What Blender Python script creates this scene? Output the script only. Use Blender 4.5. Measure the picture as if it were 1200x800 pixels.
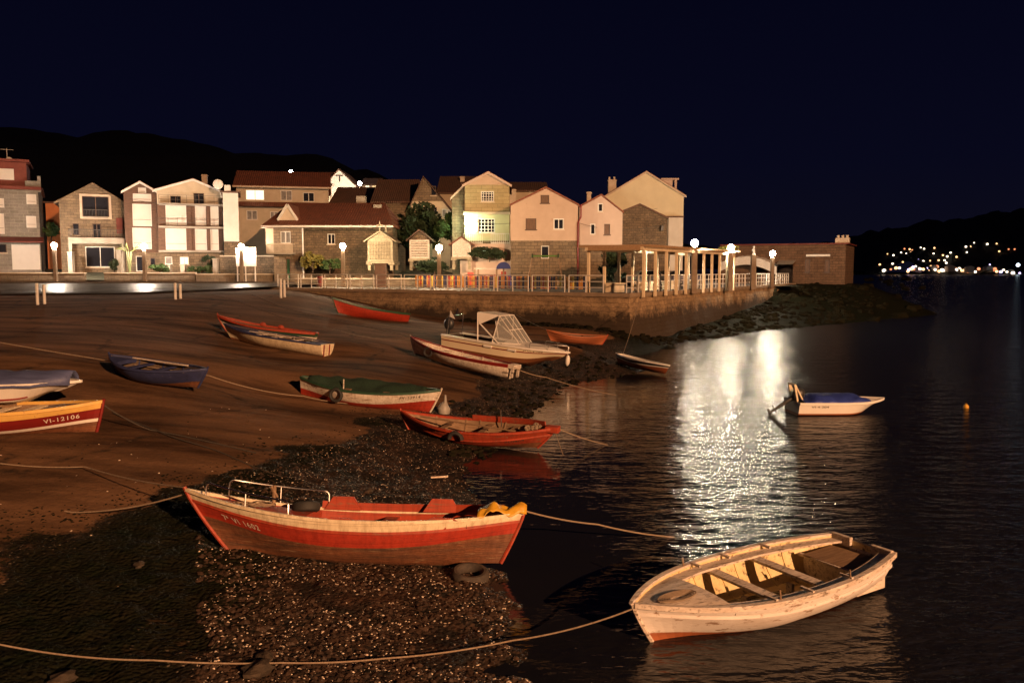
import bpy, bmesh, math, random
import numpy as np
from mathutils import Vector, Matrix, noise
random.seed(7)
rng = np.random.default_rng(7)
for o in list(bpy.data.objects): bpy.data.objects.remove(o)
scene = bpy.context.scene
COL = scene.collection
R = math.radians

# ------------------------------------------------------------------ camera
CAM_Z = 4.5; FPX = 973.0; HOR = 317.0
TH = math.atan((400-HOR)/FPX)
cam = bpy.data.objects.new('camera', bpy.data.cameras.new('camera'))
COL.objects.link(cam); scene.camera = cam
cam.location = (0, 0, CAM_Z); cam.rotation_euler = (math.pi/2-TH, 0, 0)
cam.data.sensor_width = 36; cam.data.lens = 36*FPX/1200
cam.data.clip_start = .1; cam.data.clip_end = 8000

# ------------------------------------------------------------------ night sky
world = bpy.data.worlds.new('World'); scene.world = world; world.use_nodes = True
wn = world.node_tree; wn.nodes.clear()
w_out = wn.nodes.new('ShaderNodeOutputWorld'); w_bg = wn.nodes.new('ShaderNodeBackground')
w_tc = wn.nodes.new('ShaderNodeTexCoord'); w_sep = wn.nodes.new('ShaderNodeSeparateXYZ')
w_rmp = wn.nodes.new('ShaderNodeValToRGB')
wn.links.new(w_tc.outputs['Generated'], w_sep.inputs[0])
wn.links.new(w_sep.outputs['Z'], w_rmp.inputs[0])
cr = w_rmp.color_ramp
cr.elements[0].position = 0.0; cr.elements[0].color = (.0040, .0038, .0095, 1)
cr.elements[1].position = .42; cr.elements[1].color = (.0010, .0012, .0070, 1)
e = cr.elements.new(.12); e.color = (.0024, .0026, .0105, 1)
wn.links.new(w_rmp.outputs[0], w_bg.inputs[0]); w_bg.inputs[1].default_value = 1.0
wn.links.new(w_bg.outputs[0], w_out.inputs[0])

# ------------------------------------------------------------------ exposure / render
scene.view_settings.view_transform = 'Standard'; scene.view_settings.look = 'None'
scene.view_settings.exposure = 0; scene.view_settings.gamma = 1
scene.view_settings.use_curve_mapping = False
scene.render.engine = 'CYCLES'
cy = scene.cycles
cy.use_denoising = True; cy.use_light_tree = True
cy.max_bounces = 5; cy.diffuse_bounces = 2; cy.glossy_bounces = 3; cy.transmission_bounces = 4
cy.transparent_max_bounces = 6
cy.sample_clamp_indirect = 3.0; cy.sample_clamp_direct = 0
cy.caustics_reflective = False; cy.caustics_refractive = False
cy.use_adaptive_sampling = True; cy.adaptive_threshold = .01

# moon: hardly any light
sl = bpy.data.lights.new('moon', 'SUN'); sl.energy = .004; sl.color = (.6, .7, 1); sl.angle = R(.5)
so = bpy.data.objects.new('moon', sl); COL.objects.link(so); so.rotation_euler = (R(50), 0, R(140))
SODIUM_POS = (62, -76, 35); SODIUM_W = 960000; SODIUM_COL = (1.0, .51, .245)
GLOBE_E = 2000

# ------------------------------------------------------------------ projection helpers (pixel of the 1200x800 photograph -> place)
def ray(px, py):
    a = (px-600)/FPX; b = -(py-400)/FPX
    return Vector((a, math.cos(TH)+b*math.sin(TH), -math.sin(TH)+b*math.cos(TH)))
def P(px, py, z):
    d = ray(px, py); t = (z-CAM_Z)/d.z
    return Vector((d.x*t, d.y*t, z))
def PY(px, py, Y):
    d = ray(px, py); t = Y/d.y
    return Vector((d.x*t, Y, CAM_Z+d.z*t))

# ------------------------------------------------------------------ objects
def tag(o, label=None, cat=None, group=None, kind=None):
    if label: o['label'] = label
    if cat: o['category'] = cat
    if group: o['group'] = group
    if kind: o['kind'] = kind
    return o
def empty(name, loc, rz=0, label=None, cat=None, group=None):
    o = bpy.data.objects.new(name, None); COL.objects.link(o)
    o.location = loc; o.rotation_euler = (0, 0, rz); o.empty_display_size = .3
    return tag(o, label, cat, group)
def copy_tree(o, parent=None):
    c = o.copy(); COL.objects.link(c)
    if parent: c.parent = parent
    for ch in list(o.children): copy_tree(ch, c)
    return c

class MB:
    def __init__(s): s.v = []; s.f = []; s.m = []
    def add(s, vs, fs, m=0):
        n = len(s.v); s.v.extend([tuple(p) for p in vs])
        for f in fs: s.f.append([n+i for i in f]); s.m.append(m)
    def box(s, c, d, m=0, rz=0, M=None):
        hx, hy, hz = d[0]/2, d[1]/2, d[2]/2
        vs = [Vector((x*hx, y*hy, z*hz)) for z in (-1, 1) for y in (-1, 1) for x in (-1, 1)]
        if M is None: M = Matrix.Rotation(rz, 3, 'Z')
        c = Vector(c)
        s.add([M @ p + c for p in vs], [(0,2,3,1),(4,5,7,6),(0,1,5,4),(2,6,7,3),(0,4,6,2),(1,3,7,5)], m)
    def b2(s, x0, x1, y0, y1, z0, z1, m=0):
        s.box(((x0+x1)/2, (y0+y1)/2, (z0+z1)/2), (abs(x1-x0), abs(y1-y0), abs(z1-z0)), m)
    def bar(s, a, b, w, h=None, m=0):
        a = Vector(a); b = Vector(b); d = b-a; L = d.length
        if L < 1e-6: return
        h = h or w
        q = d.to_track_quat('X', 'Z').to_matrix()
        s.box((a+b)/2, (L, w, h), m, M=q)
    def tube(s, pts, r, n=8, m=0, caps=True):
        pts = [Vector(p) for p in pts]; N = len(pts)
        rs = r if isinstance(r, (list, tuple)) else [r]*N
        vs = []; up = None
        for i, p in enumerate(pts):
            t = (pts[min(i+1, N-1)]-pts[max(i-1, 0)])
            if t.length < 1e-9: t = Vector((0,0,1))
            t.normalize()
            if up is None:
                up = Vector((0,0,1)) if abs(t.z) < .9 else Vector((1,0,0))
            a = t.cross(up)
            if a.length < 1e-5: a = t.cross(Vector((0,1,.3)))
            a.normalize(); bb = a.cross(t).normalized(); up = bb
            for k in range(n):
                an = 2*math.pi*k/n
                vs.append(p+(a*math.cos(an)+bb*math.sin(an))*rs[i])
        fs = [(i*n+k, i*n+(k+1) % n, (i+1)*n+(k+1) % n, (i+1)*n+k) for i in range(N-1) for k in range(n)]
        if caps:
            fs.append(tuple(range(n-1, -1, -1))); fs.append(tuple((N-1)*n+k for k in range(n)))
        s.add(vs, fs, m)
    def prism(s, poly, ax, a0, a1, m=0):
        """polygon (u,v) extruded along axis ax ('x','y','z')"""
        def pt(u, v, w):
            return {'y': (u, w, v), 'x': (w, u, v), 'z': (u, v, w)}[ax]
        n = len(poly)
        vs = [pt(u, v, a0) for u, v in poly]+[pt(u, v, a1) for u, v in poly]
        fs = [tuple(range(n)), tuple(range(2*n-1, n-1, -1))]+[(i, i+n, (i+1) % n+n, (i+1) % n) for i in range(n)]
        s.add(vs, fs, m)
    def sphere(s, c, r, nu=12, nv=8, m=0, sz=1, jit=0, sx=1, sy=1):
        c = Vector(c); vs = [c+Vector((0, 0, r*sz))]
        for j in range(1, nv):
            th = math.pi*j/nv
            for i in range(nu):
                ph = 2*math.pi*i/nu
                q = Vector((math.sin(th)*math.cos(ph), math.sin(th)*math.sin(ph), math.cos(th)))
                k = 1+(jit*noise.noise(q*1.7+c*3.1) if jit else 0)
                vs.append(c+Vector((q.x*sx, q.y*sy, q.z*sz))*r*k)
        vs.append(c-Vector((0, 0, r*sz)))
        fs = [(0, 1+i, 1+(i+1) % nu) for i in range(nu)]
        for j in range(nv-2):
            for i in range(nu):
                a = 1+j*nu+i; b = 1+j*nu+(i+1) % nu
                fs.append((a, a+nu, b+nu, b))
        L = len(vs)-1; k = 1+(nv-2)*nu
        fs += [(L, k+(i+1) % nu, k+i) for i in range(nu)]
        s.add(vs, fs, m)
    def torus(s, c, R_, r, M=None, nu=24, nv=8, m=0, arc=2*math.pi):
        M = M or Matrix.Identity(3); c = Vector(c); vs = []
        full = arc > 6.28; N = nu if full else nu+1
        for i in range(N):
            a = arc*i/nu
            for j in range(nv):
                b = 2*math.pi*j/nv
                vs.append(M @ Vector(((R_+r*math.cos(b))*math.cos(a), (R_+r*math.cos(b))*math.sin(a), r*1.3*math.sin(b)))+c)
        fs = [(i*nv+j, ((i+1) % N)*nv+j, ((i+1) % N)*nv+(j+1) % nv, i*nv+(j+1) % nv) for i in range(nu if full else N-1) for j in range(nv)]
        s.add(vs, fs, m)
    def build(s, name, mats, parent=None, smooth=False, fix=True, loc=None, bevel=0):
        me = bpy.data.meshes.new(name); me.from_pydata(s.v, [], s.f)
        if not isinstance(mats, (list, tuple)): mats = [mats]
        for m in mats: me.materials.append(m)
        if len(mats) > 1: me.polygons.foreach_set('material_index', s.m)
        me.update()
        if fix:
            bm = bmesh.new(); bm.from_mesh(me); bmesh.ops.recalc_face_normals(bm, faces=bm.faces); bm.to_mesh(me); bm.free()
        if smooth:
            me.polygons.foreach_set('use_smooth', [True]*len(me.polygons))
            try: me.set_sharp_from_angle(angle=R(40))
            except Exception: pass
        o = bpy.data.objects.new(name, me); COL.objects.link(o)
        if parent: o.parent = parent
        if loc is not None: o.location = loc
        if bevel:
            b = o.modifiers.new('bevel', 'BEVEL'); b.width = bevel; b.segments = 2; b.limit_method = 'ANGLE'
        return o

# ------------------------------------------------------------------ materials
MATS = {}
def nodes_of(name):
    m = bpy.data.materials.new(name); m.use_nodes = True
    nt = m.node_tree; b = nt.nodes['Principled BSDF']
    return m, nt, b
def inp(b, k, v):
    if k in b.inputs: b.inputs[k].default_value = v
def rgba(c): return (c[0], c[1], c[2], 1)
def mixrgb(nt, fac, a, b, mode='MIX'):
    n = nt.nodes.new('ShaderNodeMix'); n.data_type = 'RGBA'; n.blend_type = mode
    for sock, val in ((n.inputs[0], fac), (n.inputs[6], a), (n.inputs[7], b)):
        if hasattr(val, 'links') or isinstance(val, bpy.types.NodeSocket): nt.links.new(val, sock)
        elif isinstance(val, (int, float)): sock.default_value = val
        else: sock.default_value = rgba(val)
    return n.outputs[2]
def tex_noise(nt, vec, scale, detail=5, rough=.6, dist=0):
    n = nt.nodes.new('ShaderNodeTexNoise'); n.inputs['Scale'].default_value = scale
    n.inputs['Detail'].default_value = detail; n.inputs['Roughness'].default_value = rough
    n.inputs['Distortion'].default_value = dist
    nt.links.new(vec, n.inputs['Vector']); return n.outputs['Fac']
def ramp(nt, fac, p0, p1, c0=(0,0,0), c1=(1,1,1)):
    n = nt.nodes.new('ShaderNodeValToRGB'); n.color_ramp.elements[0].position = p0; n.color_ramp.elements[1].position = p1
    n.color_ramp.elements[0].color = rgba(c0); n.color_ramp.elements[1].color = rgba(c1)
    nt.links.new(fac, n.inputs[0]); return n.outputs[0]
def mathn(nt, op, a, b=0.0, c=None):
    n = nt.nodes.new('ShaderNodeMath'); n.operation = op
    for i, v in enumerate((a, b) if c is None else (a, b, c)):
        if isinstance(v, bpy.types.NodeSocket): nt.links.new(v, n.inputs[i])
        else: n.inputs[i].default_value = v
    return n.outputs[0]
def bump(nt, b, h, strength, dist=.02, prev=None):
    n = nt.nodes.new('ShaderNodeBump'); n.inputs['Strength'].default_value = strength; n.inputs['Distance'].default_value = dist
    nt.links.new(h, n.inputs['Height'])
    if prev: nt.links.new(prev, n.inputs['Normal'])
    if b is not None: nt.links.new(n.outputs[0], b.inputs['Normal'])
    return n.outputs[0]
def objco(nt, scale=(1,1,1)):
    t = nt.nodes.new('ShaderNodeTexCoord'); mp = nt.nodes.new('ShaderNodeMapping'); mp.inputs['Scale'].default_value = scale
    nt.links.new(t.outputs['Object'], mp.inputs[0]); return mp.outputs[0]

def pm(name, c1, c2=None, scale=4, rough=.7, bs=.2, bscale=None, metal=0, stretch=(1,1,1), c3=None, th=(.55,.7), spec=.5, bdist=.01, coat=0, planks=0):
    if name in MATS: return MATS[name]
    m, nt, b = nodes_of(name)
    c2 = c2 or tuple(x*.75 for x in c1)
    v = objco(nt, stretch)
    n1 = tex_noise(nt, v, scale)
    col = mixrgb(nt, ramp(nt, n1, .3, .7), c1, c2)
    if c3:
        n3 = tex_noise(nt, v, scale*2.7, 8, .7)
        col = mixrgb(nt, ramp(nt, n3, th[0], th[1]), col, c3)
    if planks:      # plank seams and run-down dirt of a wooden hull
        tc = nt.nodes.new('ShaderNodeTexCoord'); s_ = nt.nodes.new('ShaderNodeSeparateXYZ'); nt.links.new(tc.outputs['Object'], s_.inputs[0])
        bow_up = mathn(nt, 'MULTIPLY', mathn(nt, 'MULTIPLY', s_.outputs[0], s_.outputs[0]), -.035)
        fz = mathn(nt, 'FRACT', mathn(nt, 'MULTIPLY', mathn(nt, 'ADD', s_.outputs[2], bow_up), 1/planks))
        seam = ramp(nt, fz, .03, .09, (.45,.42,.4), (1,1,1)); col = mixrgb(nt, .5, col, seam, 'MULTIPLY')
        run = tex_noise(nt, objco(nt, (7, 7, .9)), 1.6, 6, .75)
        col = mixrgb(nt, .5, col, ramp(nt, run, .36, .56, (.42,.34,.27), (1,1,1)), 'MULTIPLY')
    nt.links.new(col, b.inputs['Base Color'])
    rr = ramp(nt, n1, .2, .8, (rough*.85,)*3, (min(1, rough*1.15),)*3)
    nt.links.new(rr, b.inputs['Roughness'])
    inp(b, 'Metallic', metal); inp(b, 'Specular IOR Level', spec); inp(b, 'Coat Weight', coat)
    if bs: bump(nt, b, tex_noise(nt, v, bscale or scale*5, 6), bs, bdist)
    MATS[name] = m; return m
def emis(name, col, strength, sampling='AUTO'):
    if name in MATS: return MATS[name]
    m, nt, b = nodes_of(name)
    inp(b, 'Base Color', rgba((.8,.8,.8))); inp(b, 'Emission Color', rgba(col)); inp(b, 'Emission Strength', strength)
    m.cycles.emission_sampling = sampling
    MATS[name] = m; return m
def masonry(name, c1, c2, mortar, bw=.45, bh=.22, ms=.02, rough=.85, bstr=.6, noise_amt=.5, wob=.02):
    if name in MATS: return MATS[name]
    m, nt, b = nodes_of(name)
    t = nt.nodes.new('ShaderNodeTexCoord'); sp = nt.nodes.new('ShaderNodeSeparateXYZ'); nt.links.new(t.outputs['Object'], sp.inputs[0])
    nv = nt.nodes.new('ShaderNodeTexNoise'); nv.inputs['Scale'].default_value = 2.2; nt.links.new(t.outputs['Object'], nv.inputs['Vector'])
    nsp = nt.nodes.new('ShaderNodeSeparateXYZ'); nt.links.new(nv.outputs['Color'], nsp.inputs[0])
    xx = mathn(nt, 'ADD', mathn(nt, 'ADD', sp.outputs[0], sp.outputs[1]), mathn(nt, 'MULTIPLY', nsp.outputs[0], wob*6))
    zz = mathn(nt, 'ADD', sp.outputs[2], mathn(nt, 'MULTIPLY', nsp.outputs[1], wob*4))
    cb = nt.nodes.new('ShaderNodeCombineXYZ'); nt.links.new(xx, cb.inputs[0]); nt.links.new(zz, cb.inputs[1])
    br = nt.nodes.new('ShaderNodeTexBrick'); nt.links.new(cb.outputs[0], br.inputs['Vector'])
    br.inputs['Scale'].default_value = 1; br.inputs['Brick Width'].default_value = bw; br.inputs['Row Height'].default_value = bh
    br.inputs['Mortar Size'].default_value = ms; br.inputs['Mortar Smooth'].default_value = .4
    br.inputs['Color1'].default_value = rgba(c1); br.inputs['Color2'].default_value = rgba(c2); br.inputs['Mortar'].default_value = rgba(mortar)
    n = tex_noise(nt, t.outputs['Object'], 1.3, 8, .7)
    n2 = tex_noise(nt, t.outputs['Object'], 9, 6, .7)
    col = mixrgb(nt, noise_amt, br.outputs[0], ramp(nt, n, .3, .75, (.35,.33,.3), (1.25,1.2,1.1)), 'MULTIPLY')
    col = mixrgb(nt, noise_amt, col, ramp(nt, n2, .3, .7, (.6,.6,.6), (1.2,1.2,1.2)), 'MULTIPLY')
    nt.links.new(col, b.inputs['Base Color']); inp(b, 'Roughness', rough)
    h = mathn(nt, 'ADD', mathn(nt, 'MULTIPLY', br.outputs['Fac'], -1.0), mathn(nt, 'MULTIPLY', n2, .6))
    bump(nt, b, h, bstr, .03)
    MATS[name] = m; return m
def tiles(name, c1, c2, ax=0):
    """roof tiles: ribs run down the slope; ax = axis across the ribs (object x or y)"""
    if name in MATS: return MATS[name]
    m, nt, b = nodes_of(name)
    t = nt.nodes.new('ShaderNodeTexCoord'); sp = nt.nodes.new('ShaderNodeSeparateXYZ'); nt.links.new(t.outputs['Object'], sp.inputs[0])
    u = sp.outputs[ax]; w = sp.outputs[1-ax]
    su = mathn(nt, 'ABSOLUTE', mathn(nt, 'SINE', mathn(nt, 'MULTIPLY', u, math.pi/.24)))
    fr = mathn(nt, 'FRACT', mathn(nt, 'MULTIPLY', w, 1/.4))
    n = tex_noise(nt, t.outputs['Object'], 1.1, 8, .75); n2 = tex_noise(nt, t.outputs['Object'], 7, 4)
    col = mixrgb(nt, ramp(nt, n, .35, .7), c1, c2)
    col = mixrgb(nt, .6, col, ramp(nt, n2, .3, .7, (.5,.5,.5), (1.3,1.2,1.1)), 'MULTIPLY')
    col = mixrgb(nt, .5, col, ramp(nt, su, 0, .5, (.4,.4,.4), (1,1,1)), 'MULTIPLY')
    nt.links.new(col, b.inputs['Base Color']); inp(b, 'Roughness', .8)
    bump(nt, b, mathn(nt, 'ADD', su, mathn(nt, 'MULTIPLY', fr, .5)), .8, .06)
    MATS[name] = m; return m
def glassm(name, tint=(.02,.02,.025), rough=.05):
    if name in MATS: return MATS[name]
    m, nt, b = nodes_of(name); inp(b, 'Base Color', rgba(tint)); inp(b, 'Roughness', rough); inp(b, 'Specular IOR Level', .8)
    MATS[name] = m; return m

# ------------------------------------------------------------------ shore geometry
PZ = 3.1                                       # level of the quay promenade
QA = P(322, 337.5, PZ); QC = P(737, 345, PZ); QD = P(932, 332.5, PZ)
def sdir(a, b): return (b-a).normalized()
ctrl = []
for px, py, z in [(0,830,.35),(0,700,.45),(0,620,.6),(0,560,.8),(0,500,1.15),(0,450,1.65),(0,400,2.2),(0,357,2.75),(0,347,3.02),(-200,700,.5),(-200,500,1.2),(-200,400,2.2),(-200,350,3.0),
    (200,830,.25),(200,700,.3),(200,620,.4),(200,560,.62),(200,500,1.0),(200,440,1.55),(200,400,1.95),(200,370,2.4),(207,351,2.9),(200,346,3.03),
    (400,830,.15),(400,700,.16),(400,640,.2),(400,560,.32),(400,500,.65),(400,440,1.2),(400,400,1.6),(400,370,2.0),(400,352,2.5),(330,346,2.95),
    (500,740,.06),(500,550,.12),(500,470,.5),(500,420,1.0),(500,390,1.3),(480,366,1.5),
    (600,450,.22),(600,430,.42),(600,400,.85),(600,378,1.1),(700,420,.12),(700,400,.6),(735,391,.8),
    (645,830,0),(612,720,0),(603,665,0),(566,600,0),(535,560,0),(562,520,0),(645,462,0),(725,424,0),(775,408,0),(800,399,0),(860,391,0),(915,385,0),(1000,378,0),(1062,371,0),
    (800,379,.8),(860,366,1.1),(905,354,1.6),(960,346,2.0),(1000,354,1.4),(1040,361,.8),(1085,365,0),(1075,352,-.3),
    (900,830,-.8),(1200,800,-1.2),(1200,500,-2),(1200,400,-2),(900,500,-1.2),(800,500,-.7),(760,700,-.6),(700,560,-.3),(700,480,-.3),(1000,430,-1.5),(1150,370,-2)]:
    p = P(px, py, z); ctrl.append((p.x, p.y, z))
ctrl += [(36,103,1.2),(44,112,-1.5),(30,125,-.5),(70,100,-2.5),(-30,4,1.0),(-12,2,.5),(0,2,.2),(8,2,-1),(30,4,-2),(-4.24,24.4,.50),(-6.2,24.8,.68),(-9.4,33,1.42),(-11.6,34.4,1.72),(-7.3,31.6,1.15),(-10.5,35.4,1.65),(-8.4,48.8,1.66),(-10.6,48.4,2.1),(-11,17.7,.97),(-11.8,18.7,1.1),(3.16,41,.86),(6.2,37.9,.02),(-4.2,34.0,1.08),(-19,66,3.06),(-22,62,3.05),(-26,56,3.04),(-20,68.5,3.06),(31,86,3.0),(36,86.5,2.9),(40,93,2.6),(29.5,83.5,2.6),(-60,20,1.8),(-60,45,3.0),(70,20,-3),(70,60,-3)]
ctrl = np.array(ctrl)
def tps_k(r2): return np.where(r2 > 0, .5*r2*np.log(np.maximum(r2, 1e-12)), 0)
_x = ctrl[:, :2]/30; _n = len(_x)
_K = tps_k(((_x[:, None]-_x[None])**2).sum(-1))+np.eye(_n)*.002
_Pm = np.hstack([np.ones((_n, 1)), _x]); _A = np.block([[_K, _Pm], [_Pm.T, np.zeros((3, 3))]])
_w = np.linalg.solve(_A, np.concatenate([ctrl[:, 2], np.zeros(3)]))
def ground(X, Y):
    q = np.stack([np.atleast_1d(X), np.atleast_1d(Y)], -1)/30
    k = tps_k(((q[:, None]-_x[None])**2).sum(-1))
    z = k @ _w[:_n]+_w[_n]+q @ _w[_n+1:]
    return np.clip(z, -3, 3.02)
def gz(x, y): return float(ground(x, y)[0])
# ------------------------------------------------------------------ the beach
def in_quay_side(X, Y):
    """signed distance behind the quay wall line A-C-D (positive = behind, under the promenade)"""
    def side(a, b):
        d = (b-a); L = math.hypot(d.x, d.y)
        return ((X-a.x)*(-d.y)+(Y-a.y)*d.x)/L
    return np.minimum(side(QA, QC), side(QC, QD))
def make_beach():
    ys = [1.5]
    while ys[-1] < 125: ys.append(ys[-1]+max(.07, ys[-1]*.0075))
    ys = np.array(ys); nx = 460
    verts = []; sand = []; alg_shade = []
    U = np.linspace(-1.0, 1.0, nx)
    XX = np.empty((len(ys), nx)); YY = np.empty_like(XX)
    for i, y in enumerate(ys):
        XX[i] = U*(y*.66+5)-(.0*y); YY[i] = y
    Z = ground(XX.ravel(), YY.ravel()).reshape(XX.shape)
    beh = in_quay_side(XX, YY)
    flat = lambda s, o: np.array([noise.fractal(Vector((x*s+o, y*s, 0)), .8, 2.0, 4) for x, y in zip(XX.ravel(), YY.ravel())]).reshape(XX.shape)
    n1 = flat(.35, 3.1); n2 = flat(2.6, 9.0)
    sm = lambda a, lo, hi: np.clip((a-lo)/(hi-lo), 0, 1)**2*(3-2*np.clip((a-lo)/(hi-lo), 0, 1))
    S = sm(Z+n1*.14+n2*.03-.035*(np.clip(XX, -8, 8)+2)+.028*np.clip(YY-16, 0, 11), .62, .80)
    S = S*(1-sm(beh, -2.6, -.6)*sm(XX, -4, -1))
    Xp = XX/np.maximum(YY, .1)*FPX+600
    A = np.maximum((1-S)*(1-sm(XX+n1*1.6, -4.6, -2.9)), sm(XX, 5.4, 6.8))  # dark weed; its left part also paints in a shadow on the foreshore
    S = S*(1-sm(XX, 5.4, 6.8))
    rough = 1-S
    Z2 = Z+n1*.02*(1-rough)+rough*(n2*.045+n1*.05)*sm(Z, -.5, .1)
    Z2 = np.where(beh > .25, -1.5, Z2)
    verts = np.stack([XX, YY, Z2], -1).reshape(-1, 3)
    ny = len(ys)
    idx = np.arange(ny*nx).reshape(ny, nx)
    faces = np.stack([idx[:-1, :-1], idx[:-1, 1:], idx[1:, 1:], idx[1:, :-1]], -1).reshape(-1, 4)
    me = bpy.data.meshes.new('beach'); me.from_pydata(verts.tolist(), [], faces.tolist())
    for nm, arr in (('sand', S), ('algae_shade', A)):
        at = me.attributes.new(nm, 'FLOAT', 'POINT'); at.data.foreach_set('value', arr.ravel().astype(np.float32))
    me.polygons.foreach_set('use_smooth', [True]*len(me.polygons))
    o = bpy.data.objects.new('beach', me); COL.objects.link(o); tag(o, kind='structure')
    m, nt, b = nodes_of('beach_ground')
    g = nt.nodes.new('ShaderNodeNewGeometry'); pos = g.outputs['Position']
    def attr(n):
        a = nt.nodes.new('ShaderNodeAttribute'); a.attribute_name = n; return a.outputs['Fac']
    mp = nt.nodes.new('ShaderNodeMapping'); mp.inputs['Scale'].default_value = (.35, 1.5, 1); mp.inputs['Rotation'].default_value = (0, 0, R(18)); nt.links.new(pos, mp.inputs[0])
    streak = tex_noise(nt, mp.outputs[0], .55, 7, .65)
    fine = tex_noise(nt, pos, 14, 6, .7); mid = tex_noise(nt, pos, 2.2, 6, .7)
    sandc = mixrgb(nt, ramp(nt, streak, .38, .66), (.195,.105,.056), (.045,.024,.014))  # dark streaks vary the sand and also paint in shadows on the ramp
    sandc = mixrgb(nt, .55, sandc, ramp(nt, fine, .3, .7, (.65,.65,.65), (1.25,1.25,1.25)), 'MULTIPLY')
    # dark drainage seams
    dn = nt.nodes.new('ShaderNodeTexNoise'); dn.inputs['Scale'].default_value = .7; nt.links.new(pos, dn.inputs['Vector'])
    vm = nt.nodes.new('ShaderNodeVectorMath'); vm.operation = 'MULTIPLY_ADD'; nt.links.new(dn.outputs['Color'], vm.inputs[0]); vm.inputs[1].default_value = (1.6,1.6,0); nt.links.new(pos, vm.inputs[2])
    vo = nt.nodes.new('ShaderNodeTexVoronoi'); vo.feature = 'DISTANCE_TO_EDGE'; vo.inputs['Scale'].default_value = .2; nt.links.new(vm.outputs[0], vo.inputs['Vector'])
    seam = ramp(nt, vo.outputs['Distance'], .008, .024, (1,1,1), (0,0,0))
    seam = mathn(nt, 'MULTIPLY', seam, ramp(nt, mid, .42, .6))
    sandc = mixrgb(nt, mathn(nt, 'MULTIPLY', seam, .85), sandc, (.03,.022,.016))
    v2 = nt.nodes.new('ShaderNodeTexVoronoi'); v2.inputs['Scale'].default_value = 16; nt.links.new(pos, v2.inputs['Vector'])
    v3 = nt.nodes.new('ShaderNodeTexVoronoi'); v3.inputs['Scale'].default_value = 38; nt.links.new(pos, v3.inputs['Vector'])
    grav = mixrgb(nt, v2.outputs['Color'], (.018,.010,.007), (.078,.040,.022))
    grav = mixrgb(nt, ramp(nt, mid, .36, .56), grav, (.010,.008,.006))
    sh = mathn(nt, 'GREATER_THAN', nt.nodes.new('ShaderNodeSeparateXYZ').outputs[0], .9)
    s3 = nt.nodes.new('ShaderNodeSeparateXYZ'); nt.links.new(v3.outputs['Color'], s3.inputs[0])
    shell = mathn(nt, 'GREATER_THAN', s3.outputs[0], .975)
    grav = mixrgb(nt, mathn(nt, 'MULTIPLY', shell, .75), grav, (.60,.46,.34))
    algae_shade_c = mixrgb(nt, ramp(nt, mid, .35, .65), (.007,.010,.005), (.016,.014,.008))  # weed tone, kept near black to carry the painted shade too
    grav = mixrgb(nt, mathn(nt, 'MULTIPLY', attr('algae_shade'), ramp(nt, tex_noise(nt, pos, 1.1, 8, .7), .20, .40)), grav, algae_shade_c)
    sfac = mathn(nt, 'ADD', attr('sand'), mathn(nt, 'MULTIPLY', mathn(nt, 'SUBTRACT', fine, .5), .5))
    sf = ramp(nt, sfac, .4, .6)
    col = mixrgb(nt, sf, grav, sandc)
    nt.links.new(col, b.inputs['Base Color'])
    rg = mathn(nt, 'ADD', .68, mathn(nt, 'MULTIPLY', sf, mathn(nt, 'ADD', .05, mathn(nt, 'MULTIPLY', streak, .3))))
    nt.links.new(rg, b.inputs['Roughness']); nt.links.new(mathn(nt, 'MULTIPLY', mathn(nt, 'SUBTRACT', 1.0, mathn(nt, 'MULTIPLY', attr('algae_shade'), .88)), mathn(nt, 'SUBTRACT', .26, mathn(nt, 'MULTIPLY', sf, .18))), b.inputs['Specular IOR Level'])
    h = mathn(nt, 'ADD', mathn(nt, 'MULTIPLY', mathn(nt, 'SUBTRACT', 1.0, sf), mathn(nt, 'MULTIPLY', v2.outputs['Distance'], -1.3)), mathn(nt, 'ADD', mathn(nt, 'MULTIPLY', fine, .30), mathn(nt, 'ADD', mathn(nt, 'MULTIPLY', mid, 1.3), mathn(nt, 'MULTIPLY', streak, .8))))
    bump(nt, b, h, .9, .035)
    me.materials.append(m)
    return o
beach = make_beach()

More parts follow.
